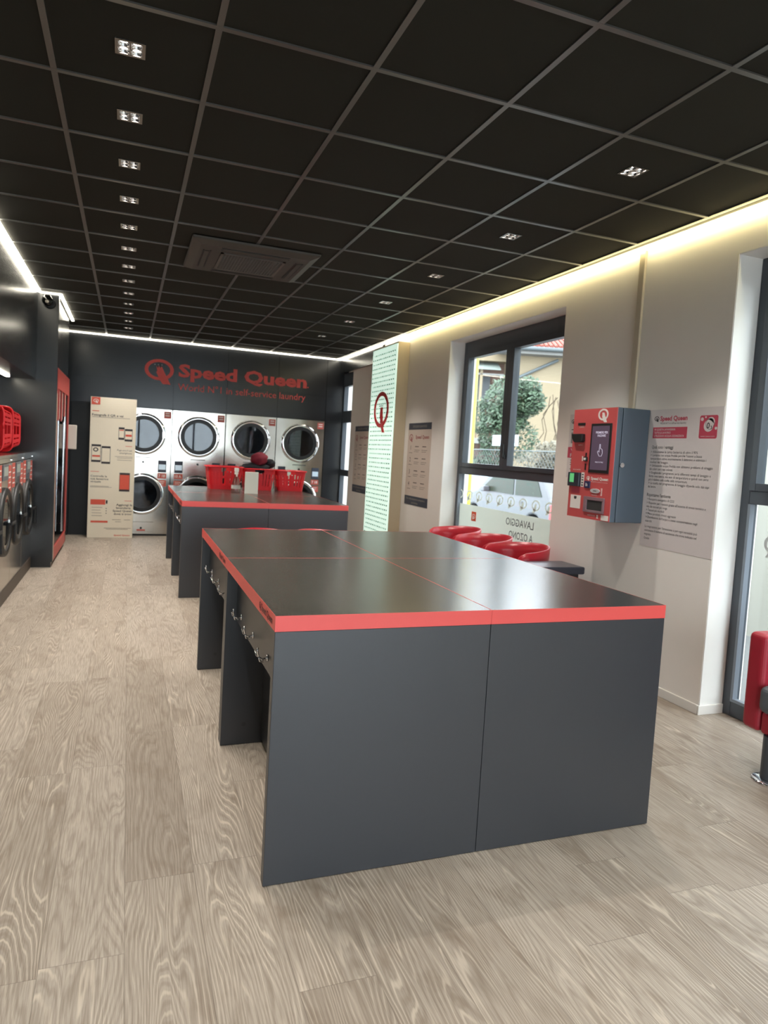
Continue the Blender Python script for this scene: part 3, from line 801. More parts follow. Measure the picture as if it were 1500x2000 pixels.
# ================================================================== INSTRUCTION POSTERS ON THE WALL
def instruction_poster(y1, label):
    x = 3.62; U, N = YP*-1, XP*-1; w = .70
    r = thing('instruction_poster', (x, y1-.35, 1.35), label, 'poster', 'instruction posters on the beige wall')
    sh = MB(); sh.ob((x, y1, 0), U, ZP, N, 0, w, .94, 1.79, 0, .0015); sh.build('sheet', mat('beige_film', srgb(206, 190, 177), rough=.55), r)
    MB().ob((x, y1, 0), U, ZP, N, .01, w-.01, 1.775, 1.855, 0, .0025).build('navy_band', NAVY, r); MB().ob((x, y1, 0), U, ZP, N, 0, w, .855, .965, 0, .0025).build('navy_band', NAVY, r)
    m = MB(); m.text('ISTRUZIONI LAVATRICE', Vector((x, y1, 1.80))+U*.14, U, ZP, N, .04, width=.42, n=.003)
    m.text('Per informazioni contattare', Vector((x, y1, .92))+U*.06, U, ZP, N, .035, width=.56, n=.003); m.text('assistenza', Vector((x, y1, .875))+U*.22, U, ZP, N, .035, width=.2, n=.003)
    m.build('band_text', INKL, r)
    m = MB(); m.text('Speed Queen', Vector((x, y1, 1.665))+U*.24, U, ZP, N, .06, width=.40, bold=.03, n=.002); q_logo(m, Vector((x, y1, 1.68))+U*.10, U, ZP, N, .11, 0, .002, dots=False)
    m.build('heading', mat('faded_crimson', srgb(160, 92, 92), rough=.5), r)
    m = MB()
    for k, z in enumerate((1.53, 1.385, 1.235, 1.09)):
        m.text(str(k+1), Vector((x, y1, z))+U*.085, U, ZP, N, .075, bold=.01, n=.002)
        for c in (.24, .46):
            m.ob((x, y1, 0), U, ZP, N, c, c+.11, z+.035, z+.045, 0, .002)
            for q in range(2): m.ob((x, y1, 0), U, ZP, N, c-.02, c+.14-.03*q, z-.005-.02*q, z-.001-.02*q, 0, .002)
        m.ob((x, y1, 0), U, ZP, N, .06, .16, z-.04, z-.035, 0, .002)
    m.build('step_text', mat('brown_ink', srgb(96, 84, 78), rough=.6), r)
instruction_poster(4.71, 'beige instruction poster with navy bands between the window and the light panel')
instruction_poster(6.87, 'beige instruction poster partly hidden beyond the light panel')

# ================================================================== BIG OZONE POSTER
def ozone_poster():
    x = 3.62; U, N = YP*-1, XP*-1
    r = thing('wall_poster', (x, .16, 1.4), 'large grey poster about ozone washing on the wall beside the payment kiosk', 'poster')
    m = MB(); m.ob((x, .467, 0), U, ZP, N, 0, .613, .947, 1.857, 0, .003); m.build('sheet', POSTER, r)
    P = lambda y, z: Vector((x, y, z)); n = .0036
    m = MB(); m.text('Speed Queen', P(.369, 1.783), U, ZP, N, .042, width=.236, bold=.035, n=n); m.build('company_name', MAROON, r)
    m = MB(); q_logo(m, P(.40, 1.797), U, ZP, N, .042, .003, n, dots=False)
    m.text('World N°1 in self-service laundry', P(.366, 1.76), U, ZP, N, .017, width=.225, n=n); m.build('logo', INK, r)
    b = MB(); b.ob((x, .426, 0), U, ZP, N, 0, .298, 1.668, 1.74, .003, .0036); bo = b.build('banner', MAROON, r)
    m = MB()
    for k, (s, wd) in enumerate((('IN QUESTA LAVANDERIA', .185), ('TUTTE LE LAVATRICI', .145), ('UTILIZZANO ACQUA OZONIZZATA', .262))):
        m.text(s, P(.412, 1.719-.021*k), U, ZP, N, .018, width=wd, bold=.01, n=.0042)
    m.build('lettering', POSTER, bo)
    b = MB(); pts = []
    for cx, cy, a0 in ((.127, .129, 0), (.012, .129, 90), (.012, .012, 180), (.127, .012, 270)):
        for k in range(5): t = math.radians(a0+k*22.5); pts.append((cx+.012*math.cos(t), cy+.012*math.sin(t)))
    b.prism(pts, P(.031, 1.666), U, ZP, N, .003, .0036); bo = b.build('ozone_badge', MAROON, r)
    m = MB()
    for cx, cz, rr in ((.078, .092, .03), (.086, .10, .03), (.070, .077, .036), (.018, .118, .011), (.045, .13, .006), (.128, .062, .009)):
        m.ring(P(.031-cx, 1.666+cz), U, ZP, N, rr, rr, .0001, .0001, .0036, .0040+.0002*(cx < .075), 24)
    m.text('www.ozono.com', P(.031-.015, 1.676), U, ZP, N, .013, width=.108, n=.0042)
    m.build('bubble', POSTER, bo)
    m = MB(); m.text('0', P(-.025, 1.728), U, ZP, N, .05, bold=.02, n=.0046); m.text('3', P(-.054, 1.722), U, ZP, N, .03, bold=.02, n=.0046)
    m.ring(P(-.05, 1.755), U, ZP, N, .034, .034, .032, .032, .0041, .0044, 24)
    m.build('ozone_symbol', INK, bo)
    m = MB(); z = 1.60
    m.text('Quali sono i vantaggi', P(.423, z), U, ZP, N, .030, width=.19, bold=.008, n=n)
    lines = [('> Abbattiamo la carica batterica di oltre il 90%', .405, 1.571), ("> Laviamo con acqua fredda perché l'ozono a bassa", .44, 1.549), ('temperatura attiva enormemente il detersivo e ottimizza i', .475, 1.526), ('risultati del lavaggio.', .165, 1.503),
             ('> Utilizzando acqua fredda non abbiamo problemi di viraggio', .53, 1.480), ('dei colori con i capi colorati.', .21, 1.457), ('> Scegliendo i programmi avrai differenti tempi di lavaggio e', .52, 1.433), ('forza meccanica, ma non di temperatura e quindi non avrai', .505, 1.410), ('più il dubbio sulla scelta della temperatura.', .34, 1.387),
             ('> La scelta del programma di lavaggio dipende solo dai capi', .515, 1.364), ('da lavare.', .072, 1.340)]
    lines2 = [('> Recupero energetico di CO2', .245, 1.256), ("> Rispetto per i tessuti grazie all'assenza di stress termico e", .505, 1.231), ('vita dei tessuti più lunga', .19, 1.207), ('> Tessuti più morbidi', .165, 1.183), ('> Meno prodotti chimici aggressivi', .27, 1.159), ("> Disinfezione dell'acqua e meno contaminazione negli", .45, 1.135), ('scarichi', .06, 1.110),
              ("La ringraziamo per l'attenzione e per ogni necessità può", .455, 1.073), ('contattare il numero di assistenza che trova indicato nel', .452, 1.047), ('negozio.', .065, 1.022), ('Grazie', .05, .995)]
    for s, wd, zz in lines+lines2: m.text(s, P(.43, zz), U, ZP, N, .0225, width=wd, n=n)
    m.text("Rispettiamo l'ambiente", P(.434, 1.282), U, ZP, N, .030, width=.215, bold=.008, n=n)
    m.build('printed_text', INK, r)
ozone_poster()

# ================================================================== PAYMENT KIOSK
def kiosk():
    x = 3.35; y0, y1, z0, z1 = .468, .935, 1.092, 1.857
    r = thing('payment_kiosk', (3.48, .7, z0), 'red fronted payment kiosk with touchscreen mounted on the beige wall', 'payment kiosk')
    B(x+.052, 3.618, y0, y1, z0, z1).build('housing', STEELGREY, r, bevel=.004)
    B(x+.004, x+.046, y0, y1, z0, z1).build('door', STEELGREY, r, bevel=.004)
    fr = B(x, x+.0045, y0+.001, y1-.001, z0+.001, z1-.001).build('front_panel', KRED, r)
    U, N = YP*-1, XP*-1
    def fb(name, ya, yb, za, zb, n0, n1, m, parent=fr, **k): return MB().ob((x, 0, 0), YP*-1, ZP, N, -ya, -yb, za, zb, n0, n1).build(name, m, parent, **k)
    P = lambda y, z: Vector((x, y, z))
    m = MB(); q_logo(m, P(.61, 1.812), U, ZP, N, .105, 0, .002, dots=False); m.build('logo', PRINTW, fr)
    fb('card_slot', .878, .797, 1.742, 1.76, 0, .004, BLACK, r)
    cr = MB(); cr.prism([(-.912, 1.682), (-.79, 1.682), (-.79, 1.632), (-.80, 1.622), (-.88, 1.622), (-.905, 1.648)], (x, 0, 0), U, ZP, N, 0, .03); cr.build('card_reader', BLACK, r, bevel=.004)
    scr = fb('touchscreen', .722, .508, 1.414, 1.752, 0, .006, BLACK, r, bevel=.002)
    fb('display', .706, .525, 1.435, 1.735, .006, .0066, SCREEN, scr)
    m = MB(); m.text('PREMERE PER', P(.665, 1.683), U, ZP, N, .022, width=.125, bold=.01, n=.0072); m.text('INIZIARE', P(.645, 1.662), U, ZP, N, .022, width=.085, bold=.01, n=.0072)
    m.text('PRESS TO START', P(.65, 1.484), U, ZP, N, .012, width=.085, n=.0072); m.build('screen_text', mat('screen_white', srgb(190, 185, 200), emit=srgb(180, 175, 195), es=.4), scr)
    m = MB()   # outline of a pointing hand
    hp = [(-.006, .055), (.004, .055), (.006, .02), (.03, .012), (.036, -.02), (.026, -.045), (-.006, -.045), (-.03, -.01), (-.022, .0), (-.008, -.012), (-.006, .055)]
    m.tube([P(.61, 1.566)+U*a*.8+ZP*b*.8+N*.0075 for a, b in hp], .0014, 5); m.build('hand_symbol', MATS['screen_white'], scr)
    fb('key_slot', .768, .757, 1.52, 1.55, 0, .004, BLACK, r); fb('key_slot', .766, .754, 1.43, 1.475, 0, .004, BLACK, r)
    b = fb('button', .778, .742, 1.49, 1.522, 0, .012, BLACK, r, bevel=.004); fb('button_cap', .770, .750, 1.497, 1.515, .012, .016, WHITE, b, bevel=.003)
    fb('sticker', .808, .795, 1.492, 1.526, 0, .001, PRINTW, r)
    bv = fb('banknote_reader', .929, .801, 1.31, 1.409, 0, .022, mat('dark_blue_plastic', srgb(44, 50, 62), rough=.35), r, bevel=.004)
    fb('lit_display', .903, .855, 1.338, 1.401, .022, .0235, GREENS, bv)
    fb('label_strip', .800, .766, 1.31, 1.412, 0, .001, PRINTW, r)
    m = MB()
    for k in range(5): m.ob((x, 0, 0), U, ZP, N, -.793, -.773, 1.318+.0185*k, 1.326+.0185*k, 0, .0014)
    m.build('banknote_print', INK, r)
    fb('faded_strip', .901, .809, 1.262, 1.302, 0, .0008, MAROON, r)
    m = MB(); q_logo(m, P(.722, 1.376), U, ZP, N, .034, 0, .0012, dots=False); m.text('Speed Queen', P(.690, 1.366), U, ZP, N, .028, width=.183, bold=.035, n=.001)
    m.text('World N°1 in self-service laundry', P(.690, 1.349), U, ZP, N, .010, width=.18, n=.001)
    m.text('CARD', P(.865, 1.727), U, ZP, N, .014, width=.055, n=.001); m.text('NFC', P(.86, 1.60), U, ZP, N, .012, width=.05, n=.001); m.text('BANCONOTE', P(.90, 1.425), U, ZP, N, .012, width=.085, n=.001)
    m.text('MONETE', P(.67, 1.258), U, ZP, N, .012, width=.06, n=.001); m.text('ASSISTENZA', P(.70, 1.116), U, ZP, N, .012, width=.085, n=.001)
    m.disc(P(.592, 1.122), U, ZP, N, .008, 0, .001, 10); m.ob((x, 0, 0), U, ZP, N, -.6, -.584, 1.106, 1.113, 0, .001)
    m.build('print', PRINTW, r)
    nf = fb('contactless_pad', .752, .690, 1.305, 1.354, 0, .008, mat('navy_plastic', srgb(40, 46, 84), rough=.4), r, bevel=.003)
    m = MB()
    for k in range(3): m.ob((x, 0, 0), U, ZP, N, -.735+.008*k, -.731+.008*k, 1.318, 1.342-.004*k, .008, .0086)
    m.build('symbol', PRINTW, nf)
    cn = MB(); cn.disc(P(.633, 1.291), U, ZP, N, .05, 0, .006, 24, ry=.016); co = cn.build('coin_slot', mat('light_zinc', srgb(205, 205, 205), rough=.35, metal=.2), r); fb('slit', .65, .616, 1.289, 1.293, .006, .0066, BLACK, co)
    m = MB()
    for k in range(4): m.ring(P(.567, 1.268+.013*k), U, ZP, N, .007, .006, .005, .004, 0, .001, 12)
    m.build('coin_print', PRINTW, r)
    tr = MB(); tr.ob((x, 0, 0), U, ZP, N, -.744, -.525, 1.225, 1.248, 0, .01); tr.ob((x, 0, 0), U, ZP, N, -.744, -.525, 1.14, 1.157, 0, .01); tr.ob((x, 0, 0), U, ZP, N, -.744, -.71, 1.157, 1.225, 0, .01); tr.ob((x, 0, 0), U, ZP, N, -.543, -.525, 1.157, 1.225, 0, .01)
    tr = tr.build('coin_tray', mat('mauve_grey_plastic', srgb(140, 112, 120), rough=.45), r, bevel=.002)
    fb('tray_flap', .71, .543, 1.157, 1.225, 0, .004, mat('smoked_flap', srgb(62, 66, 66), rough=.2), tr)
    stk = fb('notice_sticker', .905, .789, 1.154, 1.248, 0, .001, PRINTW, r)
    m = MB(); m.ob((x, 0, 0), U, ZP, N, -.865, -.835, 1.222, 1.24, .001, .0014)
    m.build('print', INK, stk)
    m = MB(); m.disc(P(.85, 1.228), U, ZP, N, .01, .001, .0016, 10); m.build('print', INK, stk)
    fb('service_sticker', .553, .478, 1.098, 1.133, 0, .001, PRINTW, r)
    lk = MB(); lk.cyl((3.417, y0, 1.477), (3.417, y0-.008, 1.477), .017, .016, 24); lk.cyl((3.417, y0-.008, 1.477), (3.417, y0-.010, 1.477), .010, .010, 16); lk.build('lock', CHROME, r)
kiosk()
# poster behind the kiosk
def smoke_poster():
    x = 3.62; U, N = YP*-1, XP*-1
    r = thing('wall_poster', (x, 1.14, 1.55), 'small grey poster with crimson band half hidden left of the payment kiosk', 'poster')
    m = MB(); m.ob((x, 1.36, 0), U, ZP, N, 0, .42, 1.36, 1.856, 0, .002); m.build('sheet', POSTER, r)
    b = MB(); b.ob((x, 1.36, 0), U, ZP, N, .0, .42, 1.515, 1.60, .002, .0028); bo = b.build('band', MAROON, r)
    m = MB(); m.text('VIETATO', Vector((x, 1.325, 1.562)), U, ZP, N, .04, width=.36, n=.0034); m.text('FUMARE', Vector((x, 1.325, 1.522)), U, ZP, N, .04, width=.34, n=.0034); m.build('lettering', POSTER, bo)
    m = MB(); q_logo(m, Vector((x, 1.315, 1.80)), U, ZP, N, .045, .002, .0026, dots=False); m.text('Speed Queen', Vector((x, 1.28, 1.785)), U, ZP, N, .04, width=.24, bold=.03, n=.0026)
    for k in range(3): m.ob((x, 1.36, 0), U, ZP, N, .04, .38, 1.495-.018*k, 1.50-.018*k, .002, .0026)
    m.ob((x, 1.36, 0), U, ZP, N, .04, .3, 1.425, 1.43, .002, .0026); m.ob((x, 1.36, 0), U, ZP, N, .03, .3, 1.733, 1.74, .002, .0026)
    m.build('printed_text', INK, r)
    m = MB(); m.ob((x, 1.36, 0), U, ZP, N, .03, .39, 1.63, 1.715, .002, .0026); m.build('picture', mat('grey_picture', srgb(140, 135, 135), rough=.6, noise=.4, nscale=40), r)
smoke_poster()
tag(B(3.600, 3.619, .622, .675, 1.86, H-.02).build('cable_trunking', mat('ivory_trunking', srgb(190, 178, 158), rough=.35), bevel=.003), 'thin ivory cable trunking running from the ceiling down to the payment kiosk', 'cable duct')

# ================================================================== WASHING MACHINES
def make_washer():
    W = .708
    r = thing('washing_machine', (0, 0, 0), 'x', 'washing machine', 'front loading washing machines along the left wall')
    U, V, N = YP, ZP, XP; R = .24; cy, cz = .355, .70
    mb = MB(); mb.holeplate((0, 0, 0), U, V, N, .004, W-.004, .12, 1.19, [(cy, cz, R)], -.006, 0)
    mb.box(-.68, -.006, .004, .012, .12, 1.235); mb.box(-.68, -.006, W-.012, W-.004, .12, 1.235)
    mb.box(-.68, 0.004, .004, W-.004, 1.235, 1.262); mb.box(-.012, .0, .004, W-.004, 1.195, 1.235)
    mb.build('housing', STEEL, r, bevel=.002)
    for y in (.03, W-.03):
        MB().cyl((.0, y, 1.215), (.006, y, 1.215), .009, .009, 12).build('bolt', CHROME, r)
    cp = MB(); cp.ob((0, 0, 0), U, V, N, .235, .49, 1.05, 1.185, 0, .008); cp = cp.build('control_panel', mat('mid_grey_plastic', srgb(105, 108, 112), rough=.4), r, bevel=.003)
    m = MB(); m.ob((0, 0, 0), U, V, N, .26, .46, 1.09, 1.165, .008, .0095); m.build('display', mat('lcd_pale', srgb(160, 172, 165), rough=.3), cp)
    m = MB(); m.ob((0, 0, 0), U, V, N, .03, .19, .965, 1.185, 0, .002); m.ob((0, 0, 0), U, V, N, .53, .68, .93, 1.17, 0, .002); lb = m.build('price_label', LABR, r)
    m = MB()
    for k in range(4): m.ob((0, 0, 0), U, V, N, .05, .16, 1.0+.045*k, 1.012+.045*k, .002, .0028); m.ob((0, 0, 0), U, V, N, .55, .65, .97+.045*k, .982+.045*k, .002, .0028)
    m.build('print', PRINTW, lb)
    d = MB(); d.lathe([(.292, .0), (.292, .016), (.28, .028), (.245, .03), (.235, .022), (.232, .01)], (0, cy, cz), U, V, N, 48); do = d.build('door', RINGD, r, smooth=True)
    MB().ring((0, cy, cz), U, V, N, .236, .236, .196, .196, .006, .018, 40).build('inner_ring', STEEL, do)
    MB().disc((0, cy, cz), U, V, N, .2, .006, .012, 40).build('door_glass', DGLASS, do)
    h = MB(); h.ob((0, cy, cz), U, V, N, .12, .33, -.045, -.02, .034, .052); h.ob((0, cy, cz), U, V, N, .295, .33, -.21, -.045, .034, .052); h.ob((0, cy, cz), U, V, N, .12, .15, -.045, -.02, .014, .034); h.ob((0, cy, cz), U, V, N, .25, .28, -.045, -.02, .026, .036)
    h.build('door_handle', BLACK, do, bevel=.006)
    dr = MB(); dr.lathe([(.24, 0), (.24, -.42), (.001, -.45)], (0, cy, cz), U, V, N, 40); dr.build('drum', DRUM, r, smooth=True)
    return r
wsh = make_washer()
wl = ['steel washing machine at the far end of the row against the dark pillar', 'steel washing machine second from the dark pillar', 'steel washing machine third from the dark pillar at the left edge of the photo', 'steel washing machine fourth from the pillar, mostly outside the left edge']
for k in range(4):
    o = wsh if k == 0 else copy_tree(wsh); o.location = (-.618, 4.288-.71*k, 0); o['label'] = wl[k]

# ================================================================== BASKETS
def basket_mesh(L, Wd, Hh, taper=.82):
    """open laundry basket: rim, slotted walls, floor; origin at the base centre, long axis x"""
    body = MB(); rim = MB()
    def pt(u, z):  # u 0..1 around rounded rectangle
        k = taper+(1-taper)*z/Hh; a, b = L/2*k, Wd/2*k; rr = .05
        x_, y_ = outl[round(u*96) % 96]
        return Vector((a*x_, b*y_, z))
    n = 96; T = .004; e = .28; raw = []
    for q in range(2401):
        t = 2*math.pi*q/2400; c, s = math.cos(t), math.sin(t)
        raw.append((math.copysign(abs(c)**e, c), math.copysign(abs(s)**e, s)))
    acc = [0]
    for p0, p1 in zip(raw[:-1], raw[1:]): acc.append(acc[-1]+math.hypot((p1[0]-p0[0])*L, (p1[1]-p0[1])*Wd))
    outl = []; k = 0
    for q in range(96):
        while acc[k] < acc[-1]*q/96: k += 1
        outl.append(raw[k])
    def band(z0, z1, idx=None):
        for i in range(n):
            if idx and not idx(i): continue
            p = [pt(i/n, z0), pt((i+1)/n, z0), pt((i+1)/n, z1), pt(i/n, z1)]
            q = [v-Vector((v.x, v.y, 0)).normalized()*T for v in p]
            body.add(p+q, [(0, 1, 2, 3), (7, 6, 5, 4), (0, 4, 5, 1), (2, 6, 7, 3), (1, 5, 6, 2), (0, 3, 7, 4)])
    band(0, Hh*.2); band(Hh*.50, Hh*.56); band(Hh*.78, Hh*.99, lambda i: not (44 <= i <= 51 or i >= 92 or i <= 3 or 20 <= i <= 27 or 68 <= i <= 75))
    band(Hh*.2, Hh*.5, lambda i: i % 3 != 0); band(Hh*.56, Hh*.78, lambda i: i % 3 != 0)
    fl = [pt(i/n, .003) for i in range(n)]; fl2 = [v+Vector((0, 0, .004)) for v in fl]
    body.add(fl+fl2, [tuple(range(n))[::-1], tuple(range(n, 2*n))])
    ring = [pt(i/n, Hh)*1.0 for i in range(n+1)]
    rim.tube([Vector((v.x*1.03, v.y*1.03, Hh)) for v in ring], .009, 8)
    return body, rim
bb, br = basket_mesh(.44, .36, .28)
def make_basket():
    r = thing('laundry_basket', (0, 0, 0), 'x', 'laundry basket', 'red plastic laundry baskets')
    bb.build('body', BASKET, r); br.build('rim', BASKET, r, smooth=True); return r
bk = make_basket()
spec = [((1.455, 5.33, .9165), (0, 0, .04), .97, 'red laundry basket on the far table, leftmost of the three'),
        ((1.885, 5.42, .9165), (0, 0, -.02), .93, 'red laundry basket on the far table holding dark and maroon clothes'),
        ((2.30, 5.46, .9165), (0, 0, -.03), .90, 'red laundry basket on the far table, rightmost of the three'),]
for k, (p, ro, s, lab) in enumerate(spec):
    o = bk if k == 0 else copy_tree(bk); o.location = p; o.rotation_euler = ro; o.scale = (s, s, s); o['label'] = lab
# two baskets standing on their sides on the washers
for p, lab in (((-.83, 4.47, 1.487), 'red laundry basket tipped on its side on the washers, nearer the dark pillar'),
               ((-.86, 4.14, 1.487), 'red laundry basket tipped on its side on the washers, at the left photo edge')):
    o = copy_tree(bk); o.location = p; o.rotation_euler = (math.radians(90), 0, math.radians(-15)); o.scale = (.95, 1.14, 1); o['label'] = lab

def blob(name, c, r, m, label, cat, seed, group=None, amp=.25):
    rnd = random.Random(seed); mb = MB(); n1, n2 = 14, 24; ph = [rnd.uniform(0, 6.28) for _ in range(8)]
    vs = []
    for i in range(n1+1):
        th = math.pi*i/n1
        for j in range(n2):
            a = 2*math.pi*j/n2
            k = 1+amp*(.5*math.sin(3*a+ph[0]+2*th)+.35*math.sin(5*a+4*th+ph[1])+.3*math.sin(7*th+2*a+ph[2])+.2*math.sin(9*a-5*th+ph[3]))
            vs.append((c[0]+r[0]*k*math.sin(th)*math.cos(a), c[1]+r[1]*k*math.sin(th)*math.sin(a), c[2]+r[2]*(k*.5+.5)*math.cos(th)))
    fs = [(i*n2+j, (i+1)*n2+j, (i+1)*n2+(j+1) % n2, i*n2+(j+1) % n2) for i in range(n1) for j in range(n2)]
    mb.add(vs, fs); return tag(mb.build(name, m, smooth=True), label, cat, group)
CLB = mat('black_cloth', srgb(26, 27, 34), rough=.85, bump=.4, bscale=80); CLM = mat('maroon_cloth', srgb(120, 24, 44), rough=.8, bump=.4, bscale=80)
blob('clothing_pile', (1.86, 5.43, 1.185), (.185, .13, .062), CLB, 'black clothes heaped in the middle basket on the far table', 'clothes', 4)
blob('clothing_pile', (1.90, 5.40, 1.30), (.105, .10, .085), CLM, 'bundled maroon garment on top of the black clothes', 'clothes', 8, amp=.15)
blob('clothing_pile', (2.04, 5.44, 1.25), (.075, .08, .055), CLB, 'dark garment with a white strap at the right of the maroon bundle', 'clothes', 11, amp=.2)
# spray bottle
def spray():
    x, y, z = 1.52, 4.72, .9165
    r = thing('spray_bottle', (x, y, z), 'clear plastic spray bottle with white trigger left of the white box', 'spray bottle')
    MB().lathe([(.001, 0), (.050, 0), (.054, .01), (.051, .07), (.038, .14), (.02, .195), (.016, .21)], (x, y, z), XP, YP, ZP, 24).build('bottle', BOTTLE, r, smooth=True)
    h = MB(); h.cyl((x, y, z+.21), (x, y, z+.24), .022, .02, 16); h.box(x-.020, x+.020, y-.05, y+.035, z+.24, z+.282); h.box(x-.008, x+.008, y-.045, y-.035, z+.185, z+.24)
    h.build('trigger_head', WHITE, r, bevel=.004)
    MB().ring((x, y, z+.075), XP, YP, ZP, .0525, .0525, .0515, .0515, -.03, .01, 24).build('label', mat('pale_label', srgb(190, 186, 180), rough=.6), r)
spray()
def paperbox():
    o = MB().ob((1.68, 4.62, .9165), Vector((.985, -.17, 0)), ZP, Vector((.17, .985, 0)), -.075, .075, 0, .245, -.06, .06)
    o = o.build('paper_towel_box', mat('white_card', srgb(226, 224, 212), rough=.6), bevel=.002)
    tag(o, 'plain white upright box on the far table beside the spray bottle', 'box')
paperbox()

# ================================================================== CHAIRS
def make_chair():
    r = thing('tub_chair', (0, 0, 0), 'x', 'chair', 'red tub chairs around the tables')
    mb = MB(); n = 40; prof = 11; vs = []
    for i in range(n):
        a = 2*math.pi*i/n          # 0 = back (+x)
        f = (1-math.cos(a))/2      # 0 back .. 1 front
        sm = max(0, min(1, (f-.60)/.36)); sm = sm*sm*(3-2*sm)
        top = .80-.06*f
        top = top*(1-sm)+.455*sm
        R = .295-.04*sm
        for k in range(prof):
            t = k/(prof-1)
            if t < .4: rr = .19*t/.4; z = .425+.012*(t/.4)**2
            else:
                q = (t-.4)/.6; rr = .19+(R-.19)*math.sin(q*math.pi/2)**.8; z = .437+(top-.437)*(q**1.35)
            vs.append((rr*math.cos(a), rr*math.sin(a)*.95, z))
    fs = [(i*prof+k, ((i+1) % n)*prof+k, ((i+1) % n)*prof+k+1, i*prof+k+1) for i in range(n) for k in range(prof-1)]
    mb.add(vs, fs); mb.build('shell', CHAIRM, r, smooth=True, solid=.007)
    for sx in (-1, 1):
        for sy in (-1, 1):
            MB().cyl((sx*.13, sy*.13, .425), (sx*.23, sy*.23, .004), .013, .010, 12).build('leg', CHROME, r)
    return r
ch = make_chair()
cs = [((3.255, 1.49, 0), 0, 'red tub chair by the window, nearest to the payment kiosk'), ((3.255, 2.06, 0), 0, 'red tub chair by the window, middle of the three'),
      ((3.255, 2.63, 0), 0, 'red tub chair by the window, farthest of the three'),
      ((1.29, 2.02, 0), math.radians(62), 'left red tub chair whose rim barely shows in the gap between table blocks'), ((1.90, 2.03, 0), math.radians(128), 'right red tub chair whose rim barely shows in the gap between table blocks')]
for k, (p, a, lab) in enumerate(cs):
    o = ch if k == 0 else copy_tree(ch); o.location = p; o.rotation_euler = (0, 0, a); o['label'] = lab

# black low cabinet between table and wall
def side_cab():
    r = thing('waste_bin', (3.3, 1.0, 0), 'black low bin with flat lid between the front tables and the kiosk wall', 'bin')
    B(3.13, 3.47, .90, 1.13, 0, .665).build('body', BLACK, r, bevel=.01, seg=3)
    B(3.10, 3.50, .87, 1.16, .665, .72).build('lid', mat('charcoal_lid', srgb(44, 46, 56), rough=.3), r, bevel=.012, seg=3)
side_cab()

# ================================================================== BENCH
def bench():
    r = thing('waiting_bench', (3.5, -1.5, 0), 'red and grey padded bench on round chrome feet at the right edge', 'bench')
    def rb(name, x0, x1, y0, y1, z0, z1, m, bv=.03): return B(x0, x1, y0, y1, z0, z1).build(name, m, r, bevel=bv, seg=5, smooth=False)
    rb('armrest', 3.25, 3.76, -.872, -.768, .215, .695, SOFAR, .028)
    rb('armrest', 3.25, 3.76, -2.35, -2.246, .215, .695, SOFAR, .028)
    rb('base', 3.255, 3.75, -2.246, -.873, .215, .325, SOFAR, .02)
    rb('seat_cushion', 3.215, 3.66, -2.24, -.878, .327, .46, SOFAG, .035)
    rb('backrest', 3.64, 3.76, -2.24, -.878, .46, .69, SOFAR, .03)
    rb('back_cushion', 3.54, 3.64, -2.235, -.883, .462, .66, SOFAG, .03)
    for y in (-.93, -2.15):
        MB().cyl((3.285, y, .01), (3.285, y, .215), .042, .042, 24).build('leg', mat('grey_metal', srgb(84, 88, 94), rough=.35, metal=.6), r, smooth=False)
        MB().lathe([(.001, .010), (.072, .008), (.082, .002), (.082, 0), (.001, 0)], (3.285, y, 0.0005), XP, YP, ZP, 40).build('foot', CHROME, r, smooth=True)
bench()

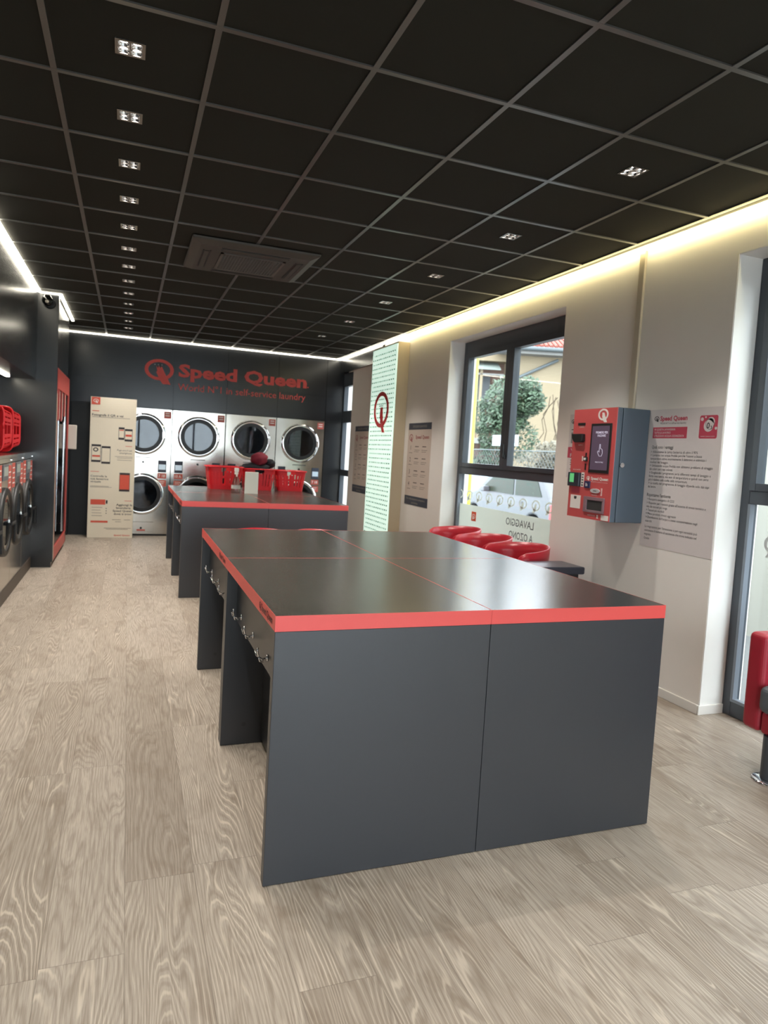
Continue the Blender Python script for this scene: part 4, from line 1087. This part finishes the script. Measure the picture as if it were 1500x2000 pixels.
# ================================================================== VENDING MACHINE
def vending():
    x = -.40; y0, y1, z1 = 5.09, 6.70, 2.19
    r = thing('vending_machine', (-.8, 5.9, 0), 'detergent vending machine with red frame beyond the dark pillar', 'vending machine')
    c = MB(); c.box(-1.25, x-.02, y0, y0+.03, .06, z1); c.box(-1.25, x-.02, y1-.03, y1, .06, z1); c.box(-1.25, -1.2, y0, y1, .06, z1)
    c.box(-1.2, x-.02, y0, y1, z1-.03, z1); c.box(-1.2, x-.02, y0, y1, .06, .12); c.box(-1.2, x-.05, y0+.03, y1-.03, 0, .06)
    c.build('cabinet', BLACK, r)
    f = MB(); f.box(x-.02, x, y0, y1, 1.97, z1); f.box(x-.02, x, y0, y0+.06, .06, 1.97); f.box(x-.02, x, y1-.08, y1, .06, 1.97)
    f.box(x-.02, x, y0, y1, .06, .2)
    for y in (5.32, 5.68, 6.08): f.box(x-.018, x-.002, y, y+.06, 1.62, 1.97)
    f.build('front_frame', VRED, r, bevel=.002)
    B(x-.008, x+.002, 4.999+.065, y0+.02, .06, 1.91).build('side_strip', mat('pinkish_trim', srgb(190, 160, 145), rough=.4), r)
    B(x-.016, x-.012, y0+.06, y1-.08, .2, 1.62).build('glass_door', DGLASS, r)
    for y in (5.80, ): MB().cyl((x+.018, y, .3), (x+.018, y, 1.68), .012, .012, 12).cyl((x, y, .4), (x+.018, y, .4), .007).cyl((x, y, 1.6), (x+.018, y, 1.6), .007).build('door_handle', CHROME, r)
    for z in (.55, .87, 1.17): B(-1.15, x-.03, y0+.04, y1-.04, z, z+.012).build('shelf', mat('shelf_grey', srgb(90, 88, 86), rough=.5), r)
    for y in (5.38, 5.74, 6.14): B(x-.001, x+.001, y, y+.03, 1.64, 1.95).build('light_strip', mat('pale_strip', srgb(225, 205, 195), rough=.4), r)
    cols = [('yellow_bottle_plastic', (214, 190, 110), 'yellow'), ('white_bottle_plastic', (222, 220, 214), 'white'), ('pink_bottle_plastic', (214, 160, 170), 'pink')]
    pr = None
    for k, (y, z, ci) in enumerate(((6.32, 1.183, 0), (6.5, 1.183, 1), (6.32, .883, 1), (6.5, .883, 1), (6.32, .563, 1), (6.5, .563, 2))):
        n_, c_, w_ = cols[ci]
        b = thing('detergent_bottle', (-.50, y, z), '%s detergent bottle in the vending machine, %s shelf, %s side' % (w_, ['top', 'middle', 'bottom'][k//2], 'near' if k % 2 == 0 else 'far'), 'bottle', 'detergent bottles in the vending machine')
        MB().lathe([(.001, 0), (.05, 0), (.055, .02), (.05, .15), (.025, .19), (.022, .205)], (-.50, y, z), XP, YP, ZP, 20).build('bottle', mat(n_, srgb(*c_), rough=.4), b, smooth=True)
        MB().cyl((-.50, y, z+.205), (-.50, y, z+.235), .024, .022, 16).build('cap', LOGO if ci else WHITE, b)
    tag(B(x-.01, x+.10, 6.725, 6.76, 1.28, 1.60).build('leaflet_holder', mat('pale_plastic', srgb(205, 200, 190), rough=.4), bevel=.008), 'pale upright holder fixed at the far edge of the vending machine', 'holder')
vending()

# ================================================================== OUTSIDE
G0 = -.25
def outside():
    struct('ground', B(3.96, 45, -20, 60, G0-.1, G0), mat('asphalt', srgb(96, 95, 93), rough=.9, noise=.1, nscale=8))
    struct('ground', B(-14, 3.96, -20, -6.2, G0-.1, G0), MATS['asphalt'])
    # cars
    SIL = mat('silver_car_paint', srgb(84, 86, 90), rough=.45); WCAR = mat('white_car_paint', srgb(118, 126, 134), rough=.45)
    CG = mat('car_glass', srgb(46, 54, 46), rough=.3, spec=.12); TY = mat('tyre', srgb(30, 30, 30), rough=.8)
    def car(x, y, flip, paint, label):
        r = thing('parked_car', (x, y, G0), label, 'car', 'cars parked outside the window')
        s = -1 if flip else 1
        P = [(-2.05, .25), (-2.1, .62), (-2.02, .92), (-1.82, 1.02), (-1.45, 1.48), (-1.1, 1.56), (.25, 1.55), (.55, 1.46), (1.15, 1.02), (1.95, .86), (2.1, .62), (2.1, .28), (1.75, .22)]
        arch = []
        for cx in (1.3, -1.25):
            arch += [(cx+.36*math.cos(t), .30+.36*math.sin(t)) for t in [math.pi*k/8 for k in range(9)]]
        body = MB(); pts = P+arch[:9]+arch[9:]+[(-1.85, .22)]
        body.prism([(a*s, b) for a, b in pts], (x-.82, y, G0), YP, ZP, XP*1, 0, 1.64)
        body.build('body', paint, r, bevel=.05, seg=3)
        for k, (gl) in enumerate(([(-1.55, 1.03), (-1.32, 1.42), (-.55, 1.47), (-.55, 1.0)], [(-.47, 1.0), (-.47, 1.47), (.2, 1.47), (.95, 1.02)])):
            MB().prism([(a*s, b) for a, b in gl], (x-.825, y, G0), YP, ZP, XP*-1, -.01, .006).build('side_window', CG, r)
        for cy in (1.3, -1.25):
            wv = MB().cyl((x-.80, y+cy*s, G0+.31), (x-.60, y+cy*s, G0+.31), .31, .31, 28).build('wheel', TY, r)
            MB().cyl((x-.812, y+cy*s, G0+.31), (x-.80, y+cy*s, G0+.31), .19, .2, 20).build('wheel_rim', mat('alloy', (.6, .6, .62, 1), rough=.3, metal=1), wv)
        MB().ob((x-.83, y, G0), YP*s, ZP, XP*-1, -2.09, -1.86, .62, .90, -.05, .012).build('tail_light', RED, r, bevel=.01)
        MB().ob((x-.83, y, G0), YP*s, ZP, XP*-1, -.85, -.68, .86, .885, 0, .02).build('door_handle', paint, r)
        MB().ob((x-.83, y, G0), YP*s, ZP, XP*-1, .55, .7, 1.0, 1.12, 0, .16).build('side_mirror', paint, r, bevel=.02)
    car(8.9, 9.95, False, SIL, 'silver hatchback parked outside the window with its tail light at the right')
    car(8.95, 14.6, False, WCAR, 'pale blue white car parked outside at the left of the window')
    # low wall + chain link fence
    struct('fence_wall', B(10.95, 11.15, 4, 30, G0, .75), mat('concrete', srgb(112, 108, 102), rough=.9, noise=.1, nscale=5))
    fr = thing('chain_link_fence', (11.05, 15, .75), 'grey chain link fence on a low wall behind the parked cars', 'fence')
    m = MB(); d = .09; R_ = .004; za, zb = .75, 1.78
    y = 9.0
    while y < 21.5:
        m.tube([(11.05, y, za), (11.05, y+(zb-za), zb)], R_, 4); m.tube([(11.05, y+(zb-za), za), (11.05, y, zb)], R_, 4); y += .16
    m.build('mesh', mat('galvanised_wire', srgb(84, 90, 90), rough=.6, metal=.0), fr)
    for yy in (9.5, 12.2, 14.9, 17.6, 20.3): MB().cyl((11.05, yy, .75), (11.05, yy, 1.82), .03).build('post', MATS['galvanised_wire'], fr)
    MB().cyl((11.05, 9, 1.78), (11.05, 22, 1.78), .015).build('rail', MATS['galvanised_wire'], fr)
    # yellow pole and sign
    tag(MB().cyl((6.5, 8.50, G0), (6.5, 8.56, 5.2), .045, .045, 16).build('yellow_pole', mat('yellow_paint', srgb(165, 156, 45), rough=.5)), 'thin bright yellow pole standing outside behind the left window pane', 'pole')
    s = thing('street_sign', (10.8, 14.4, 1.2), 'white rectangular street sign with faint blue print by the fence', 'sign')
    k = 10.8
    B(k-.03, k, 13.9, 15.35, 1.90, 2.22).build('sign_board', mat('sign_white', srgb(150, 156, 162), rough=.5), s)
    B(k-.034, k-.03, 14.1, 15.1, 2.06, 2.09).box(k-.034, k-.03, 14.0, 14.3, 1.94, 1.98).build('print', mat('pale_blue_print', srgb(150, 185, 215), rough=.5), s)
    MB().cyl((k+.03, 14.6, G0), (k+.03, 14.6, 2.22), .03).build('post', MATS['galvanised_wire'], s)
    # bushes: leaf clusters
    def bush(cx, cy, cz, rx, ry, rz, n, seed, label, extra=(), name='evergreen_bush', col=(54, 72, 50)):
        rnd = random.Random(seed); r = thing(name, (cx, cy, G0), label, 'bush')
        m = MB(); blobs = [(rnd.uniform(-.6, .6), rnd.uniform(-.6, .6), rnd.uniform(-.6, .6), rnd.uniform(.35, .6)) for _ in range(9)]+list(extra)
        for _ in range(n):
            b = rnd.choice(blobs); t, u = rnd.uniform(0, 6.28), rnd.uniform(-1, 1); q = math.sqrt(1-u*u); rr = b[3]*rnd.uniform(.7, 1.05)
            p = Vector((cx+rx*(b[0]+rr*q*math.cos(t)), cy+ry*(b[1]+rr*q*math.sin(t)), cz+rz*(b[2]+rr*u)))
            a = Vector((rnd.uniform(-1, 1), rnd.uniform(-1, 1), rnd.uniform(-1, 1))).normalized(); e = a.orthogonal().normalized(); s_ = rnd.uniform(.05, .10)
            m.add([p-a*s_, p+e*s_*.45, p+a*s_, p-e*s_*.45], [(0, 1, 2, 3)])
        m.build('foliage', mat('leaves_%d' % seed, srgb(*col), rough=.6, noise=.35, nscale=6), r)
        t = MB()
        for k2 in range(5):
            t.tube([(cx+.1*k2-.2, cy, G0), (cx+rnd.uniform(-.2, .2)*rx, cy+rnd.uniform(-.3, .3)*ry, (G0+cz)/2), (cx+rnd.uniform(-.4, .4)*rx, cy+rnd.uniform(-.5, .5)*ry, cz+rz*.3)], .04, 6)
        t.build('stem', mat('bark', srgb(92, 78, 62), rough=.9), r)
    bush(12.6, 18.0, 2.9, .9, 1.9, 1.25, 11000, 5, 'dense green bush outside behind the chain link fence', extra=((0, -.8, .75, .34), (0, -.95, .4, .34), (0, -.6, .55, .4)))
    bush(12.4, 14.0, 1.7, .6, 2.4, .5, 2600, 9, 'low tangled hedge of dry twigs above the fence at the right', col=(90, 84, 68), name='dry_hedge')
    bush(12.3, 20.0, 1.1, .5, 2.6, .75, 2600, 15, 'low green hedge behind the fence under the white street sign', name='hedge')
    # bare shrub in front of the house wall
    rnd = random.Random(12); m = MB()
    for k2 in range(16):
        y = rnd.uniform(16.3, 17.3); z = G0; pts = [(13.9, y, z)]
        for q in range(9): y += rnd.uniform(-.42, .30); z += rnd.uniform(.25, .62); pts.append((13.9+rnd.uniform(-.1, .1), y, z))
        m.tube(pts, .016, 5)
    tag(m.build('bare_shrub', MATS['bark']), 'bare twisting branches against the cream house wall', 'branches')
    # house
    HW = mat('cream_render', srgb(122, 109, 88), rough=.9, noise=.04, nscale=1.5); ROOF = mat('terracotta_tiles', srgb(128, 68, 55), rough=.8, noise=.2, nscale=12)
    O = Vector((20, 24, 0)); a = math.radians(70); F = Vector((-math.sin(a), math.cos(a), 0)); K = Vector((math.cos(a), math.sin(a), 0))
    GUT = mat('gutter_grey', srgb(72, 78, 80), rough=.5); EAV = mat('eaves_grey', srgb(110, 108, 104), rough=.7); DK = mat('dark_opening', srgb(44, 46, 50), rough=.4)
    r = thing('house', (20, 24, G0), 'cream rendered house with tiled roof and grey gutter seen through the window', 'house')
    MB().ob(O, F, ZP, K, -7, 3.35, G0, 6.5, 0, 6).build('wall', HW, r)
    MB().prism([(-.75, 6.62), (-.75, 6.72), (4.5, 8.9), (9.5, 6.9), (9.5, 6.62)], O-F*7.2, K, ZP, F, 0, 11.2).build('roof', ROOF, r)
    t = MB()
    for k2 in range(38):
        q = O+F*(-5+k2*.22); t.cyl(q-K*.82+ZP*6.74, q+K*4.3+ZP*8.86, .075, .075, 6)
    t.build('roof_tiles', ROOF, r)
    MB().cyl(O-F*7.2-K*.85+ZP*6.60, O+F*4.0-K*.85+ZP*6.60, .10, .10, 12).build('gutter', GUT, r)
    MB().ob(O, F, ZP, K, -7.2, 4.0, 6.38, 6.52, -.7, 0).build('eaves', EAV, r)
    MB().tube([O+F*3.2-K*.12+ZP*5.2, O+F*1.1-K*.12+ZP*6.25], .07, 8).build('slanting_pipe', GUT, r)
    r = thing('house_wing', (16, 26, G0), 'pinkish house wing with white column, awning and dark shutters in the left pane', 'house')
    MB().ob(O, F, ZP, K, 3.36, 12, G0, 6.5, 1.2, 6).build('wall', mat('pink_render', srgb(116, 92, 82), rough=.9, noise=.05, nscale=2), r)
    MB().ob(O, F, ZP, K, 3.4, 12, 6.1, 6.85, .3, 1.2).build('fascia', HW, r)
    MB().ob(O, F, ZP, K, 4.0, 5.6, 3.0, 5.45, 1.1, 1.21).build('shutter', DK, r)
    MB().ob(O, F, ZP, K, 4.5, 4.62, 2.4, 5.7, .2, .35).build('column', HW, r)
    MB().ob(O, F, ZP, K, 3.5, 5.5, 5.42, 5.5, .2, .3).build('rail', EAV, r)
    MB().ob(O, F, ZP, K, 3.5, 10, 2.2, 2.45, .0, 1.2).build('balcony', EAV, r)
    MB().prism([(.0, 5.65), (.0, 5.70), (1.2, 6.2), (1.2, 6.15)], O+F*3.7, K, ZP, F, 0, 4).build('awning', mat('grey_awning', srgb(112, 120, 114), rough=.7), r)
    # plaster wall opposite the tall window
    tag(B(6.6, 6.9, -6, 3.0, G0, 4.5).build('garden_wall', mat('pale_stained_plaster', srgb(150, 148, 138), rough=.9, noise=.07, nscale=1.6)), 'pale stained plaster wall seen through the tall window behind the bench', 'wall')
outside()
